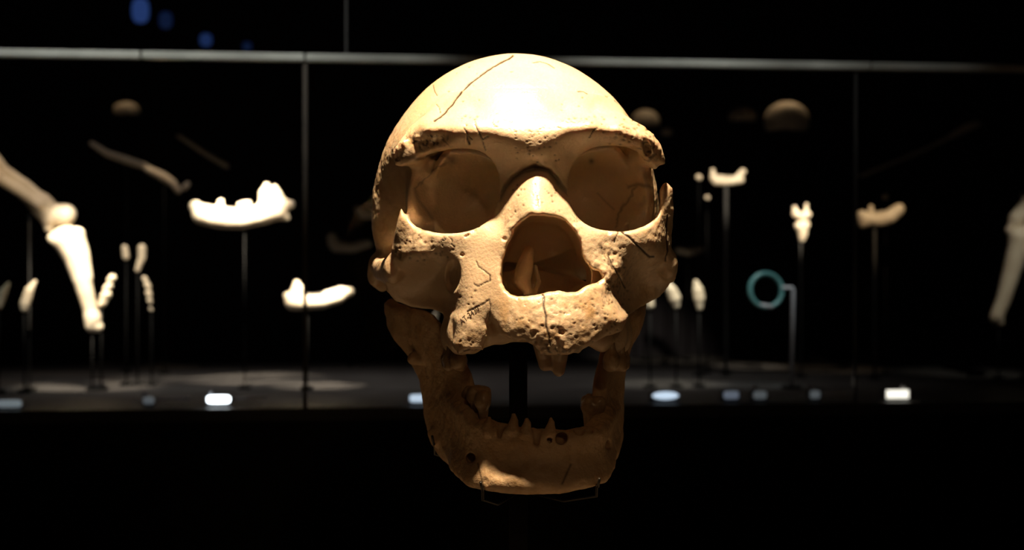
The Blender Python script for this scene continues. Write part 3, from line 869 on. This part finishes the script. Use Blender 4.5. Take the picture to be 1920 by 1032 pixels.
# ================================================================== THE WALL CASE BEHIND THE SKULL
SH = -123.8                      # shelf top (mm below the camera axis)
CEIL = 560.0
cosw, sinw = math.cos(CASE_YAW), math.sin(CASE_YAW)
def CL(u, d, z):                 # case coordinates (mm) -> millimetre world
    return np.array([u * cosw - d * sinw, CASE_Y + u * sinw + d * cosw, z])
def u_of(px, d):                 # position along the case of a column seen at depth d
    p = CP(px, 516, d); return p[0] * cosw + (p[1] - CASE_Y) * sinw
case_o = W(CL(0, 450, 0)); case_o.z = 0
case = thing('display_case', case_o, 'long glass display case of bones with grey rail, behind the skull', 'display case')
def case_box(name, lo, hi, m, bevel=0.0):
    bm = bmesh.new(); box_bm(bm, lo, hi, bevel=bevel)
    for v in bm.verts: v.co = W(CL(*v.co)) - case_o
    return link_mesh(name, bm_mesh(name, bm), m, case, loc=(0, 0, 0))
UL, UR, DEEP = -1150, 1150, 900
case_box('shelf', (UL, 0, SH - 12), (UR, DEEP, SH), M['shelf'])
case_box('plinth', (UL, 4, -EYE * 1000), (UR, DEEP, SH - 12), M['black'])
case_box('back_panel', (UL, DEEP, -EYE * 1000), (UR, DEEP + 20, CEIL + 20), M['black'])
case_box('top_panel', (UL, 0, CEIL), (UR, DEEP, CEIL + 20), M['black'])
case_box('side_panel', (UL - 20, 0, -EYE * 1000), (UL, DEEP + 20, CEIL + 20), M['black'])
case_box('side_panel', (UR, 0, -EYE * 1000), (UR + 20, DEEP + 20, CEIL + 20), M['black'])
rail_z = 202.0
cuts = [UL] + [u_of(px, 0) for px in (265, 572, 1630)] + [UR]
for a, b in zip(cuts[:-1], cuts[1:]):
    case_box('rail', (a + .8, -6, rail_z - 3.6), (b - .8, 6, rail_z + 3.6), M['rail'], 1.2)
jc = [UL, u_of(572, 0), u_of(1604, 0), UR]
for a, b in zip(jc[:-1], jc[1:]):
    case_box('glass_pane', (a + 2.2, -1.5, SH), (b - 2.2, 1.5, rail_z - 3.7), M['glass'])
jc2 = [UL, u_of(649, 0), UR]
for a, b in zip(jc2[:-1], jc2[1:]):
    case_box('glass_pane', (a + 1.2, -1.5, rail_z + 3.7), (b - 1.2, 1.5, CEIL), M['glass'])
M['joint'] = noisy(mat('joint_silicone', (0.5, 0.42, 0.34), 0.5), 60, (0.05, 0.04, 0.03), (0.07, 0.056, 0.042))
M['jointdark'] = noisy(mat('joint_dark', (0.05, 0.05, 0.05), 0.5), 60, (0.04, 0.04, 0.04), (0.06, 0.06, 0.06))
case_box('glass_joint', (jc[1] - 2.0, -1.5, SH), (jc[1] + 2.0, 2.5, rail_z - 3.7), M['joint'])
case_box('glass_joint', (jc[2] - 1.0, -1.5, SH), (jc[2] + 1.0, 1.5, rail_z - 3.7), M['jointdark'])
case_box('glass_joint', (jc2[1] - 1.0, -1.5, rail_z + 3.7), (jc2[1] + 1.0, 1.5, CEIL), M['jointdark'])

# ---- lamps of the case
def case_spot(px, py, d, energy, size, color=(1.0, 0.86, 0.66), du=0.0, dd=-60.0, z=CEIL - 30, blend=0.6):
    t = CP(px, py, d)
    u = t[0] * cosw + (t[1] - CASE_Y) * sinw
    l = CL(u + du, max(d + dd, 25), z)
    spot('case_spot', W(l), W(t), energy, color, size, blend, 0.006)

RS = random.Random(3)
def px_mm(px, py, d):
    return np.linalg.norm(CP(px + 1, py, d) - CP(px, py, d))
def bone(name, label, cat, d, strokes, group=None, k=0.35, vox=1.5, rod=None, rodmat='darkrod', noise=0.07, carve=(), rod_r=1.1, hollow=None):
    """strokes: lists of (px, py, r_px[, extra depth mm]) ; solid tapered bone with real thickness"""
    px0, py0 = strokes[0][0][:2]
    mm = px_mm(px0, py0, d)
    def conv(st): return [(CP(q[0], q[1], d + (q[3] if len(q) > 3 else 0)), q[2] * mm) for q in st]
    S = [conv(st) for st in strokes]; Cv = [conv(st) for st in carve]
    A = np.array([p - r for st in S for p, r in st]).min(0) - 4 * mm
    B = np.array([p + r for st in S for p, r in st]).max(0) + 4 * mm
    F = Field(A, B, (vox * mm,) * 3)
    for st in S: F.chain(st if len(st) > 1 else st * 2, k=k * st[0][1] * 2)
    for st in Cv: F.chain(st if len(st) > 1 else st * 2, 's', 1.0)
    V, Q = F.mesh(); V = smooth(V, Q, 1); N = normals(V, Q)
    rr = S[0][0][1]
    V += N * (noise * rr * fbm(V[:, 0], V[:, 1], V[:, 2], max(rr * 1.5, 5), 2))[:, None]
    base = V[V[:, 2].argmin()]
    o_ = W(np.array([V[:, 0].mean(), V[:, 1].mean(), V[:, 2].min()]))
    me = np_mesh(name, V / 1000 + np.array([0, 0, EYE]) - np.array(o_), Q)
    o = link_mesh(name, me, M['casebone'], loc=o_)
    tag(o, label, cat, group)
    if rod is not None:
        rx, ry = rod
        top = CP(rx, ry, d)
        m = (np.abs(V[:, 0] - top[0]) < 3 * mm)
        if m.any():
            j = np.where(m)[0][V[m][:, 2].argmin()]; top = np.array([V[j, 0], V[j, 1], V[j, 2] + 1.5])
        mount(top, rodmat, label, rod_r)
    return o
def mount(top, rodmat, what, r=1.6):
    b = np.array([top[0], top[1], SH])
    wd = what.replace(',', '').split()
    t = thing('mount_rod', W(b), 'thin support rod under the ' + ' '.join(wd if len(wd) < 11 else wd[:4] + wd[-7:]), 'rod', 'support rods in the display case')
    tube_obj('stem', [W(b + [0, 0, 2.9]), W(top)], r / 1000, M[rodmat], t, 8)
    bm = bmesh.new(); tube_bm(bm, [W(b), W(b + [0, 0, 3])], .007, 16)
    link_mesh('foot', bm_mesh('foot', bm), M['darkrod'], t)

# left: knee joint
bone('thigh_bone', 'tan long bone with rounded end, meeting the bright shin bone', 'bone', 260,
     [[(-40,270,20),(0,325,19),(40,352,19),(78,385,20)], [(78,385,20),(98,402,20),(122,403,21)], [(78,385,16),(92,412,14),(92,428,9)], [(-40,300,11,-14),(0,338,10,-14),(40,362,9,-14),(72,386,7,-14)]], rod=(52,392), rodmat='rodmid')
bone('shin_bone', 'bright white long bone standing upright below the tan thigh bone', 'bone', 250,
     [[(98,447,9),(120,440,12),(148,436,9)], [(124,452,24),(140,485,20),(155,530,17),(168,578,14),(174,600,13)], [(174,598,14),(172,612,12),(184,614,10)], [(148,440,10),(158,470,9),(166,520,8)]], rod=(176,620))
for i, (x, y, r) in enumerate(((209,524,7.5),(202,540,8),(198,556,9.5),(192,569,8))):
    bone('finger_bone', ('topmost small round', 'second small round', 'thickest third', 'lowest')[i] + ' finger bone in the short column beside the shin bone', 'finger bone', 250, [[(x - r * .25, y + r * .2, r * .9), (x + r * .25, y - r * .3, r)]], 'finger bones beside the shin bone', vox=1.2, rod=(x, y + 9) if i == 3 else None)
bone('knuckle_bone', 'small tan knuckle bone beside the curved white sliver', 'bone', 330, [[(234,465,6),(236,482,6.5)]], vox=1.2, rod=(236,488))
bone('rib_sliver', 'curved white bone sliver above the column of tiny beads', 'bone', 330, [[(266,466,8),(266,484,7.5),(258,506,5)]], vox=1.2, rod=(257,510))
for i, (x, y, r) in enumerate(((272,524,5),(277,536,6),(279,551,6),(281,564,5),(283,580,3.5))):
    bone('toe_bone', ('topmost', 'second', 'middle', 'fourth', 'lowest and darkest')[i] + ' tiny round toe bone in the column under the curved sliver', 'toe bone', 330, [[(x - 1, y - r * .3, r), (x + 1, y + r * .4, r * .9)]], 'toe bones under the curved sliver', vox=1.1, rod=(x, y + 5) if i == 4 else None)
bone('leaf_shaped_bone', 'dull pale pointed bone blade closest to the shin bone', 'bone', 230, [[(66,528,3),(55,545,9),(47,570,10),(46,578,8)]], vox=1.3, rod=(47,585))
bone('leaf_shaped_bone', 'dull pale pointed bone blade farthest from the shin bone', 'bone', 230, [[(16,532,3),(5,550,9),(-3,572,9)]], vox=1.3, rod=(-3,578))
bone('forearm_bone', 'dim thin forearm bone slanting down towards the big jawbone, upper piece', 'bone', 560, [[(172,270,5),(200,288,6.5),(235,300,7.5),(272,312,7)]], vox=1.3, rod=(235,306))
bone('forearm_bone', 'tan thin forearm bone slanting down towards the big jawbone, lower piece', 'bone', 540, [[(278,318,7.5),(305,331,9),(324,344,8),(334,358,6)], [(346,352,6),(352,346,5)]], vox=1.3, rod=(305,340))
bone('forearm_bone', 'very dark thin bone behind and above the big jawbone', 'bone', 740, [[(335,255,4),(380,285,4.5),(425,312,5)]], vox=1.5, rod=(380,290))
# the two bright jaws on the left
bone('jawbone', 'large bright white jawbone with forked upright branch', 'jawbone', 260,
     [[(366,388,12),(378,402,19),(410,409,20),(450,411,19),(490,403,19),(520,395,17)], [(500,395,16),(498,365,13),(500,349,6)], [(522,392,14),(520,368,11),(514,353,7)], [(520,385,14),(545,384,8)], [(525,400,12),(538,409,6)],
      [(413,390,8),(414,379,6)], [(450,385,6,8),(466,382,6,8)],
      [(370,392,12,26),(410,400,13,62),(450,402,13,84),(500,396,13,100)], [(500,396,12,100),(498,372,8,102)]], carve=[[(509,346,4.5,-40),(509,346,4.5,140)],[(510,360,4,-40),(510,360,4,140)]], vox=1.5, rod=(461,430), rodmat='darkrod', rod_r=0.8)
bone('jawbone', 'small bright jawbone low in the case beside the glass joint', 'jawbone', 240,
     [[(548,566,14),(575,568,14),(605,566,13),(635,558,12),(650,548,9)], [(553,565,14),(558,545,13),(556,531,6)], [(545,560,9),(536,554,5)], [(612,552,7),(640,545,8)], [(655,548,9,22),(630,556,10,52),(590,560,10,72),(560,560,10,80)]], vox=1.4, rod=(578,582), rodmat='darkrod')
bone('jawbone', 'dim brown jawbone in the back row beside the skull, lower of two', 'jawbone', 700, [[(622,446,9),(630,462,11),(660,466,9),(690,457,8)], [(625,455,9),(623,443,6)], [(690,457,8,30),(655,462,8,70),(630,460,8,80)]], vox=1.4, rod=(655,474))
bone('jawbone', 'dim brown jawbone in the back row beside the skull, upper of two', 'jawbone', 720, [[(670,392,6),(680,404,7),(705,404,6)], [(705,404,6),(705,404,6,30),(680,402,6,60)]], vox=1.4, rod=(682,410))
bone('jawbone', 'faint dark jawbone in the back row above the leaf-shaped bones', 'jawbone', 760, [[(1272,470,6),(1290,474,7),(1312,468,6)], [(1312,468,6),(1312,468,6,30),(1285,470,6,60)]], vox=1.4, rod=(1290,480))
# right
bone('jawbone', 'small pale jawbone on a grey rod beside a white bead', 'jawbone', 420,
     [[(1337,333,6),(1342,340,8),(1362,341,7.5),(1388,338,7)], [(1338,335,6),(1336,320,4)], [(1382,334,6),(1393,322,5.5)], [(1388,336,6,14),(1362,336,6,40),(1345,334,6,46)]], vox=1.2, rod=(1361,348), rodmat='rodmid', rod_r=2.4)
bone('jawbone', 'tan half jawbone with rounded chin, below a small grey bead', 'jawbone', 330,
     [[(1622,412,11),(1645,414,13),(1668,408,13),(1684,394,11)], [(1633,395,6),(1633,388,4)], [(1616,404,9),(1618,420,8)], [(1686,392,10,16),(1665,404,10,50),(1630,408,10,62)]], vox=1.3, rod=(1638,428), rodmat='rodmid', rod_r=1.8)
def round_pin(px, py, d, r, label):
    o = bone('round_bead', label, 'bead', d, [[(px - .5, py, r), (px + .5, py, r)]], vox=.9, noise=.03, rod=(px, py + r))
round_pin(1310, 333, 420, 5.5, 'small round white bead next to the small pale jawbone')
round_pin(1326, 371, 470, 4.5, 'small dim bead below the small pale jawbone')
round_pin(1660, 369, 420, 5.0, 'small grey bead just above the tan half jawbone')
round_pin(1918, 367, 420, 5.0, 'small white bead above the dark brown knee end')
bone('molar_tooth', 'white tooth with two raised roots, upper of the pair on one rod', 'tooth', 380, [[(1493,402,7),(1503,407,7),(1514,402,7)], [(1492,402,6),(1490,390,4)], [(1511,398,4),(1512,384,3)]], vox=1.1)
bone('molar_tooth', 'white tooth tapering downwards, lower of the pair on one rod', 'tooth', 380, [[(1497,424,7),(1511,421,7)], [(1504,426,10),(1505,440,8.5),(1504,448,6)]], vox=1.1, rod=(1499,452), rodmat='rodmid')
bone('leaf_shaped_bone', 'white leaf-shaped bone blade standing upright alone beside the skull', 'bone', 230, [[(1305,530,5),(1309,545,10),(1311,560,10.5),(1312,577,6)]], vox=1.3, rod=(1312,582))
bone('leaf_shaped_bone', 'white leaf-shaped bone blade leaning, half behind the cheekbone', 'bone', 230, [[(1254,532,4),(1259,545,10),(1265,560,11.5),(1268,573,7)]], vox=1.3, rod=(1268,580))
bone('leaf_shaped_bone', 'white bone blade almost hidden behind the jaw joint', 'bone', 230, [[(1210,545,6),(1216,560,10),(1218,572,9)]], vox=1.3, rod=(1218,580))
bone('leaf_shaped_bone', 'white bone blade seen through the gap behind the cheekbone', 'bone', 230, [[(817,590,5),(813,604,6)]], vox=1.3, rod=(813,612))
bone('thigh_bone', 'dark brown rounded knee end, a mirror reflection built as bone', 'bone', 330, [[(1950,360,18),(1925,395,18),(1908,410,15)], [(1905,420,11),(1893,432,8)]], rod=(1925,420))  # this knee pair is a side-glass reflection, built as solid bones
bone('shin_bone', 'dull greenish white shin bone reflection built solid under knee end', 'bone', 320, [[(1905,440,11),(1925,432,11)], [(1912,452,19),(1898,505,16),(1882,560,13),(1870,590,12)], [(1868,598,11),(1874,605,8)]], rod=(1870,610))
bone('forearm_bone', 'very dark slender bone slanting up beyond the tan half jawbone', 'bone', 760, [[(1615,330,3.5),(1680,303,3.5),(1735,280,4)], [(1785,255,6),(1812,240,8),(1835,232,6)], [(1735,280,3.5),(1785,255,4)]], vox=1.5, rod=(1690,305))
# skullcaps in the back row
def cap(px, py, rx, ry, d, label):
    mm = px_mm(px, py, d); c = CP(px, py, d)
    F = Field(c - np.array([rx * 1.4, rx * 1.8, ry * 2.2]) * mm, c + np.array([rx * 1.4, rx * 1.8, ry * 1.6]) * mm, (1.6 * mm,) * 3)
    F.ellipsoid(c + np.array([0, 0, -ry * .35 * mm]), (rx * mm, rx * 1.3 * mm, ry * 1.35 * mm), k=0)
    F.chain([(c + np.array([-rx * .62, -rx * .9, -ry * .75]) * mm, ry * .22 * mm), (c + np.array([0, -rx * 1.12, -ry * .68]) * mm, ry * .24 * mm), (c + np.array([rx * .62, -rx * .9, -ry * .75]) * mm, ry * .22 * mm)], k=3)
    F.ellipsoid(c + np.array([0, 0, -ry * .5 * mm]), (rx * .9 * mm, rx * 1.2 * mm, ry * 1.3 * mm), 's', 1)
    x, y, z = F.xyz(tuple(slice(None) for _ in range(3)))
    F.d = smax(F.d, (c[2] - ry * 1.05 * mm - z) + 0.12 * (y - c[1]) + 0 * x, 1.5)
    V, Q = F.mesh(); V = smooth(V, Q, 1); N = normals(V, Q)
    V += N * (0.8 * fbm(V[:, 0], V[:, 1], V[:, 2], 12, 2))[:, None]
    o_ = W(np.array([c[0], c[1], V[:, 2].min()]))
    o = link_mesh('skullcap', np_mesh('skullcap', V / 1000 + np.array([0, 0, EYE]) - np.array(o_), Q), M['casebone'], loc=o_)
    tag(o, label, 'skull', 'skullcaps in the back row')
    mount(c + np.array([0, 0, ry * .60 * mm]), 'darkrod', label)
cap(237, 203, 25, 13, 700, 'dim grey brown skullcap above the thin forearm bone')
cap(1210, 222, 27, 16, 760, 'dim skullcap directly beside the brow of the big skull')
cap(1475, 218, 41, 27, 700, 'brown skullcap with lit rounded top, biggest in the back row')
cap(1392, 214, 26, 14, 800, 'barely visible dark skullcap next to the brown one')
bone('bone_fragment', 'small tan bone fragment below the skullcap beside the brow', 'bone', 700, [[(1247,248,7),(1254,247,7)]], vox=1.2, rod=(1250,256))

# ---- magnifying lens on its bent stem
def magnifier():
    d = 200; c = CP(1436, 545, d); mm = px_mm(1436, 545, d)
    foot = CP(1484, 640, d); foot[2] = SH
    t = thing('magnifying_lens', W(foot), 'round magnifying lens with teal glass rim on a bent grey stem', 'magnifier')
    nrm = Vector((0.22, -0.95, 0.12)).normalized()
    rot = nrm.to_track_quat('Z', 'Y').to_matrix().to_4x4()
    R, r = 31 * mm / 1000, 4.4 * mm / 1000
    bm = bmesh.new()
    rings = []
    for i in range(48):
        a = 2 * math.pi * i / 48
        rings.append([bm.verts.new(rot @ Vector(((R + r * math.cos(b)) * math.cos(a), (R + r * math.cos(b)) * math.sin(a), r * 1.3 * math.sin(b)))) for b in [2 * math.pi * j / 10 for j in range(10)]])
    for i in range(48):
        for j in range(10):
            bm.faces.new((rings[i][j], rings[(i + 1) % 48][j], rings[(i + 1) % 48][(j + 1) % 10], rings[i][(j + 1) % 10]))
    for v in bm.verts: v.co += W(c)
    link_mesh('rim', bm_mesh('rim', bm, True), M['teal'], t)
    bm = bmesh.new()
    top = bm.verts.new(W(c) + nrm * .004); bot = bm.verts.new(W(c) - nrm * .004); prev = None; first = None
    prof = [(.35, .0035), (.7, .0021), (.97, .0004)]
    lay = {}
    for side in (1, -1):
        for q, (f, hh) in enumerate(prof):
            for i in range(40):
                a = 2 * math.pi * i / 40
                lay[side, q, i] = bm.verts.new(W(c) + (rot @ Vector((R * f * math.cos(a), R * f * math.sin(a), side * hh))))
        for i in range(40):
            j = (i + 1) % 40
            bm.faces.new((top if side == 1 else bot, lay[side, 0, i], lay[side, 0, j]))
            for q in range(2):
                bm.faces.new((lay[side, q, i], lay[side, q, j], lay[side, q + 1, j], lay[side, q + 1, i]))
    for i in range(40):
        j = (i + 1) % 40
        bm.faces.new((lay[1, 2, i], lay[1, 2, j], lay[-1, 2, j], lay[-1, 2, i]))
    link_mesh('lens', bm_mesh('lens', bm, True), M['lens'], t)
    tube_obj('stem', [W(foot), W(CP(1487, 545, d)), W(CP(1485, 540, d)), W(CP(1466, 540, d))], 3.6 * mm / 1000, M['rodgrey'], t, 10)
    bm = bmesh.new(); tube_bm(bm, [W(foot), W(foot + [0, 0, 3])], .011, 20)
    link_mesh('foot', bm_mesh('foot', bm), M['darkrod'], t)
    a, b = W(CP(1420, 572, d)), W(CP(1448, 576, d))
    tube_obj('clip', [a + Vector((0, -.004, 0)), b + Vector((0, -.004, 0))], 3.8 * mm / 1000, M['rodgrey'], t, 8)
magnifier()

# ---- little lamps along the front of the shelf
def lamp_mat(i, e, col): return mat('lamp_lens_%d' % i, (0.8, 0.85, 0.9), 0.3, emit=col, estr=e)
lamps = [(18,757,50,0.20,(.62,.75,.82),0,'dim and long, nearest the pointed bone blades'),(279,751,22,0.10,(.62,.72,.80),1,'with a thin rod, dimly lit'),(410,749,46,6.0,(.86,.95,1.0),1,'with a hooked bracket, the brightest of the row'),
         (784,747,34,0.75,(.66,.82,1.0),0,'half hidden behind the jaw'),(1247,742,52,0.9,(.66,.82,1.0),2,'with a wide oval glow beside the jaw'),(1370,741,30,0.16,(.55,.66,.85),0,'small and bluish, under the small pale jawbone'),
         (1424,741,26,0.09,(.70,.80,.86),1,'with a round knob below the magnifying lens'),(1527,740,20,0.09,(.70,.80,.86),1,'with a round knob below the pair of teeth'),(1681,739,44,1.5,(1.0,.95,.80),3,'bright yellowish, made of stacked strips')]
for i, (px, py, w, e, col, style, lab) in enumerate(lamps):
    d = 26; c = CP(px, py, d); mm = px_mm(px, py, d); hw = w / 2 * mm; hh = 8 * mm
    u = c[0] * cosw + (c[1] - CASE_Y) * sinw
    t = thing('shelf_lamp', W(CL(u, d, SH)), 'small case-floor lamp ' + lab, 'lamp', 'little lamps along the shelf front')
    ml = lamp_mat(i, e, col)
    def lb(name, lo, hi, m, bev=0.0):
        bm = bmesh.new(); box_bm(bm, lo, hi, bevel=bev)
        for v in bm.verts: v.co = W(CL(*v.co))
        return link_mesh(name, bm_mesh(name, bm), m, t)
    z0 = SH + 0.0; zc = c[2]
    lb('housing', (u - hw, d - 2, z0), (u + hw, d + 12, zc + hh), M['lampbody'], .8)
    if style == 3:
        for q in range(4):
            lb('light_strip', (u - hw * .95, d - 4, zc - hh + q * hh * .5 + .3), (u + hw * .95, d - 2.1, zc - hh + (q + 1) * hh * .5 - .3), ml, .3)
    else:
        bm = bmesh.new()
        n = 28; fr = []
        ex = 2.0 if style == 2 else 5.0
        for k in range(n):
            a = 2 * math.pi * k / n
            q = (abs(math.cos(a)) ** ex + abs(math.sin(a)) ** ex) ** (-1 / ex)
            fr.append((q * math.cos(a), q * math.sin(a)))
        f0 = [bm.verts.new(W(CL(u + x * hw * .95, d - 2.1, zc + z * hh * .9))) for x, z in fr]
        f1 = [bm.verts.new(W(CL(u + x * hw * .8, d - 4.2, zc + z * hh * .7))) for x, z in fr]
        for k in range(n): bm.faces.new((f0[k], f0[(k + 1) % n], f1[(k + 1) % n], f1[k]))
        bm.faces.new(f1); bm.faces.new(f0[::-1])
        link_mesh('lamp_lens', bm_mesh('lamp_lens', bm), ml, t)
    if style in (1, 3):
        kx = u - hw * .7 if style == 1 else u + hw * .55
        bm = bmesh.new(); bmesh.ops.create_uvsphere(bm, u_segments=14, v_segments=8, radius=5.0 * mm / 1000)
        for v in bm.verts: v.co += W(CL(kx, d, zc + hh + 5.0 * mm))
        link_mesh('knob', bm_mesh('knob', bm, True), M['rodgrey'], t)
        if style == 1:
            tube_obj('arm', [W(CL(u + hw * .9, d + 3, zc)), W(CL(u + hw + 62 * mm, d + 3, zc + 1.5))], .0012, M['rodgrey'], t, 8)
            bm = bmesh.new(); bmesh.ops.create_uvsphere(bm, u_segments=14, v_segments=8, radius=3.6 * mm / 1000)
            for v in bm.verts: v.co += W(CL(u + hw + 64 * mm, d + 3, zc + 1.5))
            link_mesh('arm_knob', bm_mesh('arm_knob', bm, True), M['rodgrey'], t)
# ---- blue indicator lamps high on the back panel
for px, py, w, h, e, lab in ((265, 22, 34, 50, .22, 'large blue glowing wall lamp, uppermost of the blue row'), (312, 40, 26, 34, .05, 'faint violet blue wall lamp beside the large one'), (387, 77, 24, 26, .13, 'small blue glowing wall lamp nearer the rail'), (464, 89, 18, 18, .045, 'tiny faint blue wall lamp close above the rail')):
    d = DEEP - 1; c = CP(px, py, d); mm = px_mm(px, py, d); u = c[0] * cosw + (c[1] - CASE_Y) * sinw
    t = thing('blue_lamp', W(CL(u, d, c[2] - h / 2 * mm)), lab, 'lamp', 'blue lamps on the case back')
    for nm, dd, sc, dep, m in (('lamp_body', 0, 1.08, 10, M['black']), ('glowing_face', -10, .95, 3, mat('blue_glow', (.02, .04, .1), .4, emit=(.12, .28, 1.0), estr=e * .55))):
        bm = bmesh.new(); n = 28; rg = []
        for q, f in ((0, 1.0), (dep * .6, 1.0), (dep, .8)):
            rg.append([bm.verts.new(W(CL(u + math.copysign(abs(math.cos(a)) ** .75, math.cos(a)) * w / 2 * mm * sc * f, d + dd - q, c[2] + math.copysign(abs(math.sin(a)) ** .75, math.sin(a)) * h / 2 * mm * sc * f))) for a in [2 * math.pi * k / n for k in range(n)]])
        for q in range(2):
            for k in range(n): bm.faces.new((rg[q][k], rg[q][(k + 1) % n], rg[q + 1][(k + 1) % n], rg[q + 1][k]))
        bm.faces.new(rg[0][::-1]); bm.faces.new(rg[2])
        link_mesh(nm, bm_mesh(nm, bm), m, t)

# ---- the case's own spotlights (from its ceiling, one per lit exhibit)
NEU = (1.0, 0.86, 0.66)
def front_spot(px, py, d, e, size, col=NEU, blend=.8):     # hung just behind the top of the front glass
    case_spot(px, py, d, e, size, col, dd=-400, z=345, blend=blend)
front_spot(450, 395, 265, 75, 18.5)
front_spot(597, 560, 245, 75, 12)
front_spot(150, 530, 245, 42, 19)
front_spot(50, 360, 255, 2.0, 24, WARM)
front_spot(1362, 332, 420, 16, 14)
front_spot(1504, 415, 380, 30, 9)
front_spot(1262, 555, 230, 14, 18, (1.0, .95, .78))
front_spot(1655, 408, 335, 5, 15, WARM)
front_spot(1900, 500, 320, 2.4, 20, (1.0, .95, .8))
front_spot(1440, 545, 200, 3, 14, (.85, 1, 1))
front_spot(255, 490, 330, 9, 11)
front_spot(280, 555, 330, 7, 8)
front_spot(30, 550, 230, 1.0, 16, (.9, 1, .85))
case_spot(300, 330, 545, 3.0, 7, WARM, dd=-200)
case_spot(1475, 215, 700, 1.6, 14, WARM)
case_spot(1215, 225, 740, 0.8, 12, WARM)
case_spot(237, 205, 700, 0.8, 12, WARM)
# dim overall wash of the case
for px, e in ((120, 2.2), (480, 2.6), (850, 2.6), (1200, 1.6)):
    case_spot(px, 700, 350, e, 70, (1.0, .88, .80), dd=0, blend=1.0)
# pools on the shelf front
for px, e in ((530, 2.4), (627, 2.6), (960, 1.5), (1245, 1.2)):
    case_spot(px, 740, 95, e, 5.5, (.95, 1.0, .96), dd=0, blend=.9)
# added spots that brighten the grey rail; no track lamps known
for px, e in ((40, 30.0), (230, 24.0), (430, 24.0), (640, 20), (1240, 22), (1420, 13), (1640, 5)):
    c = CP(px, 114, 0)
    spot('rail_fill', W(c + np.array([-30, -900, 850])), W(c), e, (1.0, 1.0, .93), 11, 1.0, .02)
